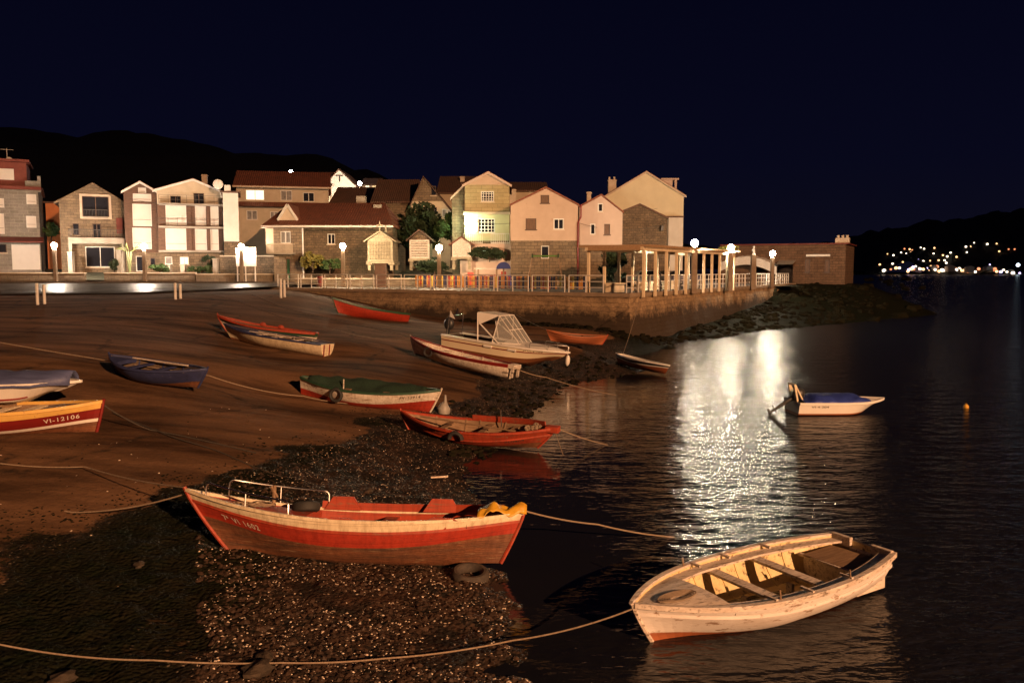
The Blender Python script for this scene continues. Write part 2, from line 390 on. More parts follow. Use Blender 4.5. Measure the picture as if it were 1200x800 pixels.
# ------------------------------------------------------------------ water
def make_water():
    mb = MB(); mb.add([(-400,-60,0),(4000,-60,0),(4000,3000,0),(-400,3000,0)], [(0,1,2,3)])
    m, nt, b = nodes_of('sea_water')
    inp(b, 'Base Color', rgba((.010,.010,.012))); inp(b, 'IOR', 1.33); inp(b, 'Specular IOR Level', .5)
    g = nt.nodes.new('ShaderNodeNewGeometry'); pos = g.outputs['Position']
    sp = nt.nodes.new('ShaderNodeSeparateXYZ'); nt.links.new(pos, sp.inputs[0])
    def mapped(sc, rot):
        mp = nt.nodes.new('ShaderNodeMapping'); mp.inputs['Scale'].default_value = sc; mp.inputs['Rotation'].default_value = (0,0,rot); nt.links.new(pos, mp.inputs[0]); return mp.outputs[0]
    w1 = tex_noise(nt, mapped((.7,1.4,1), R(20)), 2.6, 2, .5, .3)
    w2 = tex_noise(nt, mapped((.65,1.5,1), R(-14)), 6.0, 2, .5, .3)
    w3 = tex_noise(nt, mapped((.9,1.2,1), R(10)), 22, 2, .5)
    w0 = tex_noise(nt, mapped((.55,1.5,1), R(8)), 1.0, 2, .5, .3)
    # a breeze ruffles the open water; the lee of the ramp and under the quay lies calm
    edge = tex_noise(nt, mapped((1,.6,1), 0), .28, 4, .6)
    # calm where X < a + b*Y
    d = mathn(nt, 'SUBTRACT', sp.outputs[0], mathn(nt, 'ADD', -.5, mathn(nt, 'MULTIPLY', sp.outputs[1], .185)))
    d = mathn(nt, 'ADD', d, mathn(nt, 'MULTIPLY', mathn(nt, 'SUBTRACT', edge, .5), 3.5))
    mr = nt.nodes.new('ShaderNodeMapRange'); mr.inputs[1].default_value = -1.2; mr.inputs[2].default_value = 2.2; mr.inputs[3].default_value = .10; mr.inputs[4].default_value = 1.0
    mr.interpolation_type = 'SMOOTHSTEP'; nt.links.new(d, mr.inputs[0]); ruf = mr.outputs[0]
    ht = mathn(nt, 'ADD', mathn(nt, 'ADD', mathn(nt, 'MULTIPLY', w1, WV[0]), mathn(nt, 'MULTIPLY', w0, WV[3])), mathn(nt, 'ADD', mathn(nt, 'MULTIPLY', w2, WV[1]), mathn(nt, 'MULTIPLY', w3, WV[2])))
    ht = mathn(nt, 'MULTIPLY', ht, ruf)
    bn = nt.nodes.new('ShaderNodeBump'); bn.inputs['Strength'].default_value = 1; bn.inputs['Distance'].default_value = 1.0
    nt.links.new(ht, bn.inputs['Height']); nt.links.new(bn.outputs[0], b.inputs['Normal'])
    nt.links.new(mathn(nt, 'ADD', WR[0], mathn(nt, 'MULTIPLY', ruf, mathn(nt, 'ADD', WR[1], mathn(nt, 'MULTIPLY', mathn(nt, 'MINIMUM', sp.outputs[1], 70.0), .0011)))), b.inputs['Roughness'])
    o = mb.build('water', m, fix=False); tag(o, kind='structure'); return o
WV = (.060, .038, .0035, .11); WR = (.05, .14)
water = make_water()

# ------------------------------------------------------------------ pebbles, shells and weed (countless: stuff)
def scatter(name, n, fn, mats, dens):
    mb = MB(); k = 0; tries = 0
    vs = []; fs = []; mi = []
    base = [(1,0,0),(.3,.95,0),(-.8,.6,0),(-.8,-.6,0),(.3,-.95,0),(0,0,.75)]
    bf = [(0,1,5),(1,2,5),(2,3,5),(3,4,5),(4,0,5)]
    while k < n and tries < n*20:
        tries += 1
        r = fn()
        if r is None: continue
        x, y, z, s, mm = r
        a = random.uniform(0, 6.28); ca, sa = math.cos(a), math.sin(a); sx = random.uniform(.6, 1.5); sz = random.uniform(.3, .9)
        i0 = len(vs)
        tx, ty = random.uniform(-.4, .4), random.uniform(-.4, .4)
        for (u, v, w) in base:
            u *= s*sx; v *= s; w *= s*sz
            vs.append((x+u*ca-v*sa, y+u*sa+v*ca, z+w+u*tx+v*ty))
        for f in bf: fs.append(tuple(i0+i for i in f)); mi.append(mm)
        k += 1
    me = bpy.data.meshes.new(name); me.from_pydata(vs, [], fs)
    for m in mats: me.materials.append(m)
    me.polygons.foreach_set('material_index', mi)
    o = bpy.data.objects.new(name, me); COL.objects.link(o); return o
m_peb = pm('pebble', (.070,.040,.024), (.024,.015,.010), 9, .55, .3)
m_shell = pm('shell', (.85,.72,.58), (.6,.45,.33), 20, .4, .1)
m_weed = pm('weed', (.010,.011,.006), (.016,.012,.007), 12, 1.0, .6, spec=.04)
m_rock = pm('shore_rock', (.08,.055,.035), (.03,.022,.015), 5, .75, .8, 12, bdist=.03)
_pool = []
def refill():
    global _pool
    N = 20000
    py = rng.uniform(470, 810, N); px = rng.uniform(-20, 680, N)
    # pixel-uniform sampling over the gravel, cast to about z .15
    zz = np.full(N, .2); dx = (px-600)/FPX; dep = None
    b = -(py-400)/FPX; dy = math.cos(TH)+b*math.sin(TH); dz = -math.sin(TH)+b*math.cos(TH)
    for _ in range(4):
        t = (zz-CAM_Z)/dz; X = dx*t; Y = dy*t; zz = ground(X, Y)
    _pool = list(zip(X.tolist(), Y.tolist(), zz.tolist(), px.tolist()))
def peb_fn():
    if not _pool: refill()
    x, y, z, px = _pool.pop()
    n1 = noise.fractal(Vector((x*.35+3.1, y*.35, 0)), .8, 2, 4)
    sv = z+n1*.14-.035*(max(-8, min(8, x))+2)+.028*max(0, min(11, y-16))
    if z < -.03: return None
    if sv > .66:
        if sv < .84 and random.random() < .22: return x, y, z+n1*.02, random.uniform(.012, .04), 2
        if random.random() > .025: return None
        return x, y, z+n1*.02, random.uniform(.008, .03), random.choice((0, 0, 1, 2, 2))
    if noise.noise(Vector((x*.8, y*.8, 4))) < -.22+(.85 if px < 230 else 0): return None
    n2 = noise.fractal(Vector((x*2.6+9, y*2.6, 0)), .8, 2.0, 4)
    z = z+n2*.045+n1*.05
    if z < .01: return None
    u = random.random()
    if u < (.26 if px > 230 else .05): return x, y, z, random.uniform(.006, .019), 1
    return x, y, z-.004, random.choice((.012, .018, .022, .035, .05)), 0
refill()
gv = scatter('shell_gravel', 14000, peb_fn, [m_peb, m_shell, m_weed], 1)
tag(gv, kind='stuff', label='dark pebbles and pale shell fragments strewn over the low tide gravel', cat='gravel')

# weed-covered rubble along the foot of the quay wall and along the tide line
def rubble():
    mb = MB()
    def lump(x, y, z, r, m): mb.sphere((x, y, z), r, 7, 5, m, sz=.6, jit=.7)
    for a, b, n, w in ((QA, QC, 150, 1.2), (QC, QD, 520, 6)):
        d = (b-a); nrm = Vector((d.y, -d.x, 0)).normalized()
        for i in range(n):
            t = random.uniform(.62 if a is QA else .0, 1.02); o = abs(random.gauss(0, 1))*w*.55+.15
            if a is QC: o = random.uniform(.1, 1)**1.1*(3.6+5.5*t)
            p = a+d*t+nrm*o; z = gz(p.x, p.y)
            if z < -.12: continue
            r = random.uniform(.12, .42)*(.7 if a is QA else 1)
            lump(p.x, p.y, z, r, 0)
    for i in range(260):     # rocky point below the stone house
        px = random.uniform(890, 1085); py = random.uniform(346, 380)
        p = P(px, py, .8)
        for _ in range(3): p = P(px, py, gz(p.x, p.y))
        z = gz(p.x, p.y)
        if z < -.1 or z > 2.9: continue
        lump(p.x, p.y, z, random.uniform(.3, .8), 0)
    tide = [(725,424),(645,462),(562,520),(535,560)]
    for i in range(420):
        k = random.random()*2.2; j = int(k); f = k-j
        px = tide[j][0]+(tide[j+1][0]-tide[j][0])*f+random.gauss(-12, 26); py = tide[j][1]+(tide[j+1][1]-tide[j][1])*f+random.gauss(0, 5)
        p = P(px, py, .1); z = gz(p.x, p.y)
        if z < -.05 or z > .6: continue
        lump(p.x, p.y, z, random.uniform(.04, .13), 0)
    o = mb.build('seaweed_rubble', [m_weed, m_rock], smooth=True); tag(o, kind='stuff', label='dark seaweed covered rubble along the foot of the quay and the tide line', cat='seaweed rocks')
rubble()
ri = 0
for px, py, r, lab in [(302,786,.13,'flat brown stone on the gravel at the bottom edge, under the mooring rope'),(545,668,0,''),(163,660,.07,'small pale stone on the dark weed left of the large red boat'),
        (75,795,.10,'reddish stone half cut by the bottom edge of the picture, lower left'),(432,575,.08,'small round stone on the gravel behind the large red boat'),(310,772,.09,'brown stone touching the low rope near the bottom edge')]:
    if r == 0: continue
    p = P(px, py, .2); p = P(px, py, gz(p.x, p.y)); mb = MB()
    mb.sphere((0,0,0), r, 12, 8, 0, sz=.55, jit=.6, sx=1.5)
    o = mb.build('stone', m_rock, smooth=True, loc=(p.x, p.y, gz(p.x, p.y)+r*.2)); o.rotation_euler.z = random.uniform(0, 3)
    tag(o, lab, 'stone', 'stones on the low tide gravel')
# ------------------------------------------------------------------ boats
def S_(a): a = max(0, min(1, a)); return a*a*(3-2*a)
class Hull:
    def __init__(s, L, B, D, sb=.3, ss=.2, kb=.08, ks=.05, rb=.45, rs=.3, tw=0, full=1.0, tm=.46, hardchine=0, pb=2.1, ps=2.2, th=.035, floor=.14, tumble=0, bw=0):
        s.__dict__.update(locals()); del s.__dict__['s']
    def sheer(s, t):
        u = (t-s.tm)/(1-s.tm) if t > s.tm else (s.tm-t)/s.tm
        return s.D+(s.sb if t > s.tm else s.ss)*abs(u)**2.0
    def keel(s, t):
        return s.kb*S_((t-.7)/.3)**1.3 if t > .5 else s.ks*S_((.3-t)/.3)
    def hb(s, t):
        if t > s.tm:
            u = (t-s.tm)/(1-s.tm); return s.B/2*(s.bw+(1-s.bw)*(1-u**s.pb))
        u = (s.tm-t)/s.tm; return s.B/2*(s.tw+(1-s.tw)*(1-u**s.ps))
    def pt(s, t, v, side=1, inset=0, out=0):
        b = max(0, s.hb(t)-inset)
        ue = max(S_((t-.5)/.5), S_((.45-t)/.45)*(0 if s.tw > .4 else 1))
        th = v*math.pi/2
        c = s.full
        yr = math.sin(th)**.75; yv = v**.95
        hr = (1-math.cos(th))**(.95); hv = v
        k = .15+.8*ue
        if s.hardchine:
            yr = min(1, v/.32)**.9*(.86) + max(0, (v-.32)/.68)*.14; hr = min(1, v/.32)*.16+max(0, (v-.32)/.68)*.84; k = ue*.75
        y = b*(yr*(1-k)+yv*k); kz = s.keel(t); z = kz+(s.sheer(t)-kz)*(hr*(1-k)+hv*k)
        ub = S_((t-.45)/.55); us = S_((.4-t)/.4)
        x = -s.L/2+s.L*t-s.rb*ub*(1-v)**1.15+s.rs*us*(1-v)**1.15
        return Vector((x, side*(y+out), z))
    def vat(s, t, z):
        lo, hi = 0, 1
        for _ in range(18):
            m = (lo+hi)/2
            if s.pt(t, m).z < z: lo = m
            else: hi = m
        return (lo+hi)/2
    def half_at(s, t, z): return s.pt(t, s.vat(t, z)).y

def hull_mesh(h, bands, inner_mat, mats, NT=36):
    """outer skin with painted bands, inner skin, rim"""
    mb = MB()
    vt = sorted(set([round(i/14, 4) for i in range(15)]+[round(b, 4) for b, _ in bands]))
    def bm(v):
        for top, m in bands:
            if v < top-1e-6: return m
        return bands[-1][1]
    ts = [i/NT for i in range(NT+1)]
    for side in (1, -1):
        vs = [h.pt(t, v, side) for t in ts for v in vt]; n = len(vt)
        for i in range(NT):
            for j in range(n-1):
                q = (i*n+j, (i+1)*n+j, (i+1)*n+j+1, i*n+j+1)
                mb.add([vs[k] for k in q], [(0,1,2,3) if side == -1 else (3,2,1,0)], bm(vt[j]))
        # inner skin
        iv = [i/8 for i in range(9)]; fz = h.floor
        def ip(t, v):
            tt = .012+t*.976
            p = h.pt(tt, v, side, inset=h.th if h.hb(tt) > h.th*1.5 else h.hb(tt)*.5)
            x = p.x; 
            return Vector((x, p.y, max(p.z+.0, h.keel(tt)+fz) if v < 1 else p.z))
        for i in range(NT):
            for j in range(8):
                a, b, c, d = ip(ts[i], iv[j]), ip(ts[i+1], iv[j]), ip(ts[i+1], iv[j+1]), ip(ts[i], iv[j+1])
                mb.add([a, b, c, d], [(0,1,2,3) if side == 1 else (3,2,1,0)], inner_mat)
        # floor strip to the centre line
        for i in range(NT):
            a, b = ip(ts[i], 0.0), ip(ts[i+1], 0.0)
            mb.add([a, b, (b.x, 0, b.z), (a.x, 0, a.z)], [(0,1,2,3)], inner_mat)
        for i in range(NT):
            a, b, c, d = h.pt(ts[i], 1, side), h.pt(ts[i+1], 1, side), ip(ts[i+1], 1), ip(ts[i], 1)
            mb.add([a, b, c, d], [(0,1,2,3)], bands[-1][1])
    if h.tw > 0:       # transom, outer and inner
        for m_, off, mm in ((0, 0, None), (1, .03, inner_mat)):
            for j in range(len(vt)-1):
                a, b = h.pt(0, vt[j], 1), h.pt(0, vt[j+1], 1); c, d = h.pt(0, vt[j+1], -1), h.pt(0, vt[j], -1)
                off_ = Vector((off, 0, 0))
                mb.add([a+off_, b+off_, c+off_, d+off_], [(0,1,2,3)], bm(vt[j]) if mm is None else mm)
    return mb
def swept(h, t0, t1, v, out, inn, up, dn, side, N=30):
    """rectangular strip following the sheer (v=1) or a line v on the hull side"""
    mb = MB(); n = N; vs = []
    for i in range(n+1):
        t = t0+(t1-t0)*i/n; p = h.pt(t, v, 1)
        b = h.hb(t); ii = min(inn, max(p.y-.004, 0.0))
        for (y, z) in ((p.y+out, p.z-dn), (p.y+out, p.z+up), (p.y-ii, p.z+up), (p.y-ii, p.z-dn)):
            vs.append((p.x, side*y, z))
    fs = []
    for i in range(n):
        for k in range(4): fs.append((i*4+k, i*4+(k+1) % 4, (i+1)*4+(k+1) % 4, (i+1)*4+k))
    fs += [(0,1,2,3), (n*4+3, n*4+2, n*4+1, n*4)]
    mb.add(vs, fs); return mb
def merge(*ms):
    mb = MB()
    for m in ms:
        n = len(mb.v); mb.v += m.v; mb.f += [[i+n for i in f] for f in m.f]; mb.m += m.m
    return mb
def deck_mb(h, t0, t1, drop=.03, camber=.04, N=10, inset=.03):
    mb = MB(); vs = []; M = 6
    for i in range(N+1):
        t = t0+(t1-t0)*i/N; p = h.pt(t, 1); w = max(.002, p.y-inset)
        for j in range(M+1):
            u = -1+2*j/M; vs.append((p.x, u*w, p.z-drop+camber*(1-u*u)*min(1, w*2)))
    fs = [(i*(M+1)+j, (i+1)*(M+1)+j, (i+1)*(M+1)+j+1, i*(M+1)+j+1) for i in range(N) for j in range(M)]
    mb.add(vs, fs)
    tb = t0 if (t0+t1)/2 > .5 else t1           # bulkhead under the free edge
    p = h.pt(tb, 1); w = p.y-inset
    e = []
    for j in range(M+1):
        u = -1+2*j/M; e.append((p.x, u*w, p.z-drop+camber*(1-u*u)*min(1, w*2)))
    low = [(x, y*.97, z-.10) for x, y, z in e]
    mb.add(e+low, [(j, j+1, M+2+j, M+1+j) for j in range(M)])
    return mb
def thwart_mb(h, t, zrel, w=.2, thk=.035, inset=.03):
    x = h.pt(t, 1).x; z = h.sheer(t)*zrel
    mb = MB(); y = h.half_at(t, z)-inset
    mb.box((x, 0, z), (w, 2*y, thk)); return mb
def text_on(h, txt, t0, t1, v, size, mat, parent, side, name='registration_number', space=1.0):
    """lettering laid on the curved hull; reads left to right as seen from outside"""
    cu = bpy.data.curves.new('lettering', 'FONT'); cu.body = txt; cu.size = 1; cu.space_character = space; cu.offset = .012
    to = bpy.data.objects.new('lettering', cu); me0 = bpy.data.meshes.new_from_object(to)
    vs = [v_.co.copy() for v_ in me0.vertices]; fs = [list(p.vertices) for p in me0.polygons]
    bpy.data.objects.remove(to)
    xs = [q.x for q in vs]; w = max(xs)-min(xs); x0 = min(xs)
    x_start = h.pt(t0, 1).x; L = (t1-t0)*h.L
    mb = MB(); out = []
    for q in vs:
        f = (q.x-x0)/w; t = t0+(t1-t0)*f
        z = h.pt(t, v, side).z+(q.y-.35)*size
        vv = h.vat(t, z); p = h.pt(t, vv, side, out=.006); out.append(p)
    mb.add(out, fs); 
    return mb.build(name, mat, parent, fix=False)

def place_boat(name, bow, stern, hull, roll=0, label='', cat='boat', group='boats in the harbour'):
    """bow, stern: (px, py, z) of the tips of the sheer"""
    pb = P(*bow) if len(bow) == 3 and bow[0] > -50 else Vector(bow[:3]); ps = P(*stern) if not isinstance(stern, Vector) else stern
    d = pb-ps; yaw = math.atan2(d.y, d.x); Lh = math.hypot(d.x, d.y)
    hb_, hs_ = hull.sheer(1), hull.sheer(0)
    pitch = math.atan2(d.z-(hb_-hs_), Lh)
    root = empty(name, (0,0,0), 0, label, cat, group)
    M = Matrix.Rotation(yaw, 3, 'Z') @ Matrix.Rotation(-pitch, 3, 'Y') @ Matrix.Rotation(roll, 3, 'X')
    mid = (pb+ps)/2; loc = mid-M @ Vector((0, 0, (hb_+hs_)/2))
    root.location = loc; root.rotation_euler = M.to_euler()
    print('BOAT %-14s L=%.2f root=(%.2f,%.2f,%.2f) ground=%.2f pitch=%.1f' % (label[:28], d.length, loc.x, loc.y, loc.z, gz(loc.x, loc.y), math.degrees(pitch)))
    return root
def blen(bow, stern):
    pb = P(*bow); ps = P(*stern) if not isinstance(stern, Vector) else stern
    return (pb-ps).length

m_creamc = pm('cream_gelcoat', (.80,.70,.50), (.72,.62,.43), 1.5, .35, .1)
m_yellowrim = pm('yellow_rim', (.74,.46,.12), (.6,.36,.09), 3, .5, .3, 20, c3=(.3,.18,.08), th=(.6,.75))
m_white = pm('boat_white', (.80,.75,.67), (.62,.54,.45), 3, .6, .35, 30, c3=(.28,.19,.12), th=(.54,.64), stretch=(.5,1,3), planks=0.135)
m_whitec = pm('boat_white_clean', (.78,.75,.70), (.70,.66,.6), 2, .35, .1, 30)
m_cream = pm('boat_cream', (.80,.70,.50), (.66,.54,.36), 2.5, .55, .35, 30, c3=(.25,.15,.08), th=(.60,.76), stretch=(.5,1,3), planks=0.13)
m_red = pm('boat_red', (.42,.040,.018), (.30,.028,.014), 2.5, .55, .35, 25, c3=(.14,.06,.035), th=(.60,.78), stretch=(.5,1,3), planks=0.13)
m_orange = pm('boat_orange', (.44,.058,.022), (.30,.042,.018), 2.5, .6, .4, 25, c3=(.20,.10,.06), th=(.54,.68), stretch=(.5,1,3), planks=0.13)
m_dkred = pm('boat_dark_red', (.22,.016,.014), (.15,.012,.01), 3, .4, .2, 25, stretch=(.5,1,3))
m_bottom = pm('fouled_bottom', (.24,.085,.035), (.085,.040,.022), 2.2, .7, .7, 14, c3=(.36,.24,.14), th=(.58,.70), stretch=(.35,1,5), bdist=.02, planks=0.14)
m_bottom2 = pm('orange_bottom', (.42,.12,.045), (.24,.08,.035), 2.5, .6, .4, 18, c3=(.16,.08,.04), th=(.6,.75), stretch=(.4,1,4))
m_green = pm('boat_green', (.030,.085,.045), (.02,.05,.03), 4, .5, .2, 25)
m_blue = pm('boat_blue', (.035,.045,.13), (.02,.025,.07), 4, .55, .3, 25, c3=(.25,.22,.22), th=(.62,.75))
m_wood = pm('weathered_wood', (.30,.19,.11), (.15,.09,.05), 5, .7, .5, 22, stretch=(.4,3,3), c3=(.45,.34,.24), th=(.6,.72))
m_greywood = pm('worn_painted_wood', (.72,.63,.55), (.46,.37,.30), 5, .65, .5, 22, stretch=(.5,2,2), c3=(.14,.10,.07), th=(.52,.64))
m_yellowin = pm('yellow_inside', (.78,.64,.36), (.56,.42,.20), 3.5, .6, .4, 18, c3=(.10,.06,.03), th=(.55,.66))
m_darkin = pm('dark_inside', (.10,.065,.04), (.04,.028,.02), 5, .7, .5, 20, c3=(.25,.16,.1), th=(.62,.72))
m_rubber = pm('black_rubber', (.018,.017,.016), (.03,.028,.026), 10, .75, .3, 30)
m_chrome = pm('steel_tube', (.72,.70,.68), (.62,.6,.58), 5, .25, 0, metal=1)
m_rope = pm('rope_fibre', (.32,.24,.17), (.2,.14,.09), 30, .9, .6, 120)
m_ropedark = pm('dark_rope', (.07,.055,.04), (.04,.03,.024), 30, .9, .6, 120)
m_yellowtarp = pm('yellow_oilskin', (.72,.40,.03), (.5,.26,.02), 5, .45, .5, 9, bdist=.03)
m_bluetarp = pm('blue_tarp', (.035,.06,.30), (.02,.035,.2), 4, .45, .7, 8, bdist=.03)
m_greytarp = pm('blue_grey_tarp', (.10,.12,.24), (.06,.07,.15), 3, .55, .6, 8, bdist=.03, stretch=(.4,3,1))
m_net = pm('green_net', (.012,.042,.022), (.008,.022,.013), 25, .85, 1, 60, bdist=.03)
m_letterw = pm('white_lettering', (.75,.70,.62), (.6,.52,.42), 12, .5, 0)
m_letterd = pm('black_lettering', (.05,.035,.03), (.12,.08,.06), 12, .5, 0)
m_black = pm('black_plastic', (.02,.02,.022), (.03,.03,.03), 10, .4, .1)
m_clear = None

def gunwale(h, parent, mat, t0=0, t1=1, out=.025, inn=.05, up=.02, dn=.035):
    return merge(swept(h, t0, t1, 1, out, inn, up, dn, 1), swept(h, t0, t1, 1, out, inn, up, dn, -1)).build('gunwale', mat, parent)
def rubrail(h, parent, mat, v, t0=0, t1=1, w=.02):
    return merge(swept(h, t0, t1, v, w, .01, .02, .02, 1), swept(h, t0, t1, v, w, .01, .02, .02, -1)).build('rub_rail', mat, parent)
def stem(h, parent, mat, bow=True, r=.028, top=.06):
    pts = [h.pt(1 if bow else 0, v) for v in [i/8 for i in range(9)]]
    pts.append(pts[-1]+Vector((.02 if bow else -.02, 0, top)))
    mb = MB(); mb.tube(pts, r, 6); return mb.build('stem_post' if bow else 'stern_post', mat, parent)
def tyre(parent, name='tyre_fender', R_=.2, r=.065, loc=(0,0,0), rot=(0,0,0), mat=None):
    mb = MB(); mb.torus((0,0,0), R_, r, nu=28, nv=8)
    o = mb.build(name, mat or m_rubber, parent, smooth=True, loc=loc); o.rotation_euler = rot; return o
def ribs(h, parent, mat, ts, v0=.25, w=.035, thk=.025):
    for t in ts:
        for side in (1, -1):
            mb = MB()
            pts = []
            for j in range(9):
                v = v0+(1-v0)*j/8*.99
                p = h.pt(t, v, side, inset=h.th+thk*.4); p.z = max(p.z, h.keel(t)+h.floor-.01); pts.append(p)
            for a, b in zip(pts[:-1], pts[1:]): mb.bar(a, b, w, thk)
            mb.build('rib', mat, parent)
def cleat(parent, p, mat=None):
    mb = MB(); mb.bar((p[0]-.06, p[1], p[2]+.04), (p[0]+.06, p[1], p[2]+.04), .02); mb.box((p[0], p[1], p[2]+.02), (.03,.02,.04)); return mb.build('cleat', mat or m_chrome, parent)

GB = 'moored and beached small boats'
# --- 1 large red boat in the foreground
bow, stern = (217,573,1.17), (614,600,.86)
L = blen(bow, stern)
h = Hull(L, 1.4, .72, sb=.32, ss=.12, kb=.10, ks=.08, rb=.75, rs=.33, tw=0, pb=2.0, ps=2.4, floor=.30)
b1 = place_boat('rowing_boat', bow, stern, h, R(10), 'large red and cream wooden boat with chrome bow rails aground on gravel in the foreground', 'boat', GB)
hull_mesh(h, [(.60, 0), (.83, 1), (1.0, 2)], 3, None).build('hull', [m_bottom, m_red, m_cream, m_orange], b1, smooth=True)
gunwale(h, b1, m_cream, up=.015, dn=.03)
rubrail(h, b1, m_orange, .835, w=.010)
stem(h, b1, m_orange, True, .03, .03); stem(h, b1, m_orange, False, .03, .05)
deck_mb(h, .62, .985, drop=.045).build('foredeck', m_orange, b1)
deck_mb(h, .015, .16, drop=.045).build('aft_deck', m_orange, b1)
for t in (.235, .40): thwart_mb(h, t, .86, .2).build('thwart', m_orange, b1)
# far-side washboard with two raised humps, as in the picture
mb = MB()
for side in (-1,):
    for i in range(24):
        ta, tb = .06+.56*i/24, .06+.56*(i+1)/24
        a, b = h.pt(ta, 1, side), h.pt(tb, 1, side); a.y += .04; b.y += .04
        mb.bar(a+Vector((0,0,.06)), b+Vector((0,0,.06)), .03, .12)
mb.build('washboard', m_orange, b1)
for tt in (.555, .25):
    x = h.pt(tt, 1).x; y = -h.pt(tt, 1).y+.075; z = h.sheer(tt)
    mb = MB(); mb.prism([(x-.30, z), (x-.16, z+.21), (x+.16, z+.21), (x+.30, z)], 'y', y-.03, y+.04); mb.build('rowlock_block', m_orange, b1)
for tt in (.51, .225):
    x = h.pt(tt, 1).x; y = h.pt(tt, 1).y-.06; z = h.sheer(tt)
    mb = MB(); mb.prism([(x-.22, z), (x-.14, z+.035), (x+.14, z+.035), (x+.22, z)], 'y', y-.03, y+.04); mb.build('rowlock_block', m_orange, b1)
def rail(h, parent, t0, t1, side, hz, n=3, r=.014):
    a, b = h.pt(t0, 1, side), h.pt(t1, 1, side); off = Vector((0, -side*.05, 0)); a += off; b += off
    pts = [a]; 
    for k in range(1, 6):
        f = k/5*math.pi/2; pts.append(a+(b-a).normalized()*.08*(1-math.cos(f))+Vector((0,0,hz-.08+.08*math.sin(f))))
    for k in range(1, 8):
        t = t0+(t1-t0)*k/8; q = h.pt(t, 1, side)+off; pts.append(Vector((q.x, q.y, q.z+hz)))
    for k in range(5, -1, -1):
        f = k/5*math.pi/2; pts.append(b-(b-a).normalized()*.08*(1-math.cos(f))+Vector((0,0,hz-.08+.08*math.sin(f))))
    pts[-1] = b
    mb = MB(); mb.tube(pts, r, 8)
    for k in range(1, n):
        t = t0+(t1-t0)*k/n; q = h.pt(t, 1, side)+off; mb.tube([q, q+Vector((0,0,hz))], r*.8, 6)
    return mb.build('bow_rail', m_chrome, parent, smooth=True)
rail(h, b1, .66, .93, 1, .20, 2)
rail(h, b1, .60, .885, -1, .27, 2)
mb = MB(); q = h.pt(.76, 1, -1)+Vector((0,.07,0))
mb.tube([q, q+Vector((0,0,.28))], .03, 6); mb.tube([q+Vector((-.05,0,.1)), q+Vector((.05,0.02,.26))], .025, 6); mb.build('rope_bundle', m_wood, b1)
tyre(b1, 'spare_tyre', .16, .06, (h.pt(.645,1).x, -.12, h.sheer(.645)+.05), (R(12), R(6), 0))
mb = MB(); random.seed(3)
for k in range(9):
    c = Vector((h.pt(.80, 1).x+random.uniform(-.28,.28), random.uniform(.02,.2), h.sheer(.8)+.0)); rr = random.uniform(.07,.13)
    mb.tube([c+Vector((math.cos(a)*rr*1.6, math.sin(a)*rr*.7, .015*math.sin(a*3)+.01*k*.3)) for a in [i*.5 for i in range(14)]], .011, 5)
mb.build('coiled_rope', m_rope, b1)
text_on(h, '7ª VI 1602', .905, .775, .70, .115, m_letterw, b1, 1, space=1.25)
# yellow oilskin thrown over the stern
mb = MB(); N = 16; cs = []
x0 = h.pt(0, 1).x; z0 = h.sheer(0)
for i in range(N+1):
    for j in range(N+1):
        u = i/N; v = j/N-.5
        x = x0-.04+u*.72; y = v*(.16+.62*u)*(1+.1*math.sin(u*9))
        zz = z0+.03-.02*u+.10*abs(noise.noise(Vector((x*5, y*6, 1))))+.13*math.exp(-((u-.12)/.16)**2)*(1-abs(v)*1.3)+.09*math.exp(-((u-.68)/.16)**2)-.55*max(0, abs(v)-.34)
        cs.append((x, y, zz))
mb.add(cs, [(i*(N+1)+j, (i+1)*(N+1)+j, (i+1)*(N+1)+j+1, i*(N+1)+j+1) for i in range(N) for j in range(N)])
oc = mb.build('oilskin', m_yellowtarp, None, smooth=True); oc.matrix_world = Matrix.LocRotScale(b1.location, b1.rotation_euler, None)
md = oc.modifiers.new('thickness', 'SOLIDIFY'); md.thickness = .01
tag(oc, 'crumpled yellow oilskin draped over the stern of the large red boat', 'tarp')

# --- 2 white open boat, right foreground
bow, stern = (741,713,.47), (1012,641,.50)
L = blen(bow, stern)
h = Hull(L, 1.62, .60, sb=.10, ss=.02, kb=.06, ks=.0, rb=.36, rs=.10, tw=.60, pb=2.6, ps=2.0, floor=.10, th=.20, tm=.42)
b2 = place_boat('rowing_boat', bow, stern, h, 0, 'peeling white open boat with yellow inside and two thwarts, afloat at the lower right', 'boat', GB)
b2.location.z = -.12
h.th = .03
m_peel = pm('peeling_white_paint', (.74,.69,.65), (.60,.53,.48), 2.2, .65, .4, 26, c3=(.30,.20,.14), th=(.565,.63), stretch=(.6,1,2.2))
hull_mesh(h, [(.36, 0), (1.0, 1)], 2, None).build('hull', [m_bottom2, m_peel, m_yellowin], b2, smooth=True)
gunwale(h, b2, m_greywood, out=.05, inn=.03, up=.03, dn=.035)
merge(swept(h, .0, .86, .97, .0, .21, .0, .03, 1), swept(h, .0, .86, .97, .0, .21, .0, .03, -1)).build('side_deck', m_greywood, b2)
rubrail(h, b2, m_peel, .80, w=.02)
stem(h, b2, m_greywood, True, .03, .03)
deck_mb(h, .74, .985, drop=.02, camber=.05).build('foredeck', m_greywood, b2)
for t in (.56, .36):
    z = .86; thwart_mb(h, t, z, .16, .035, .1).build('thwart', m_greywood, b2)
    x = h.pt(t, 1).x; mb = MB(); mb.box((x, 0, .24), (.05,.10,h.sheer(t)*z-.27)); mb.build('thwart_post', m_greywood, b2)
ribs(h, b2, m_yellowin, (.22,.30,.43,.50,.63,.69), .2, .03, .02)
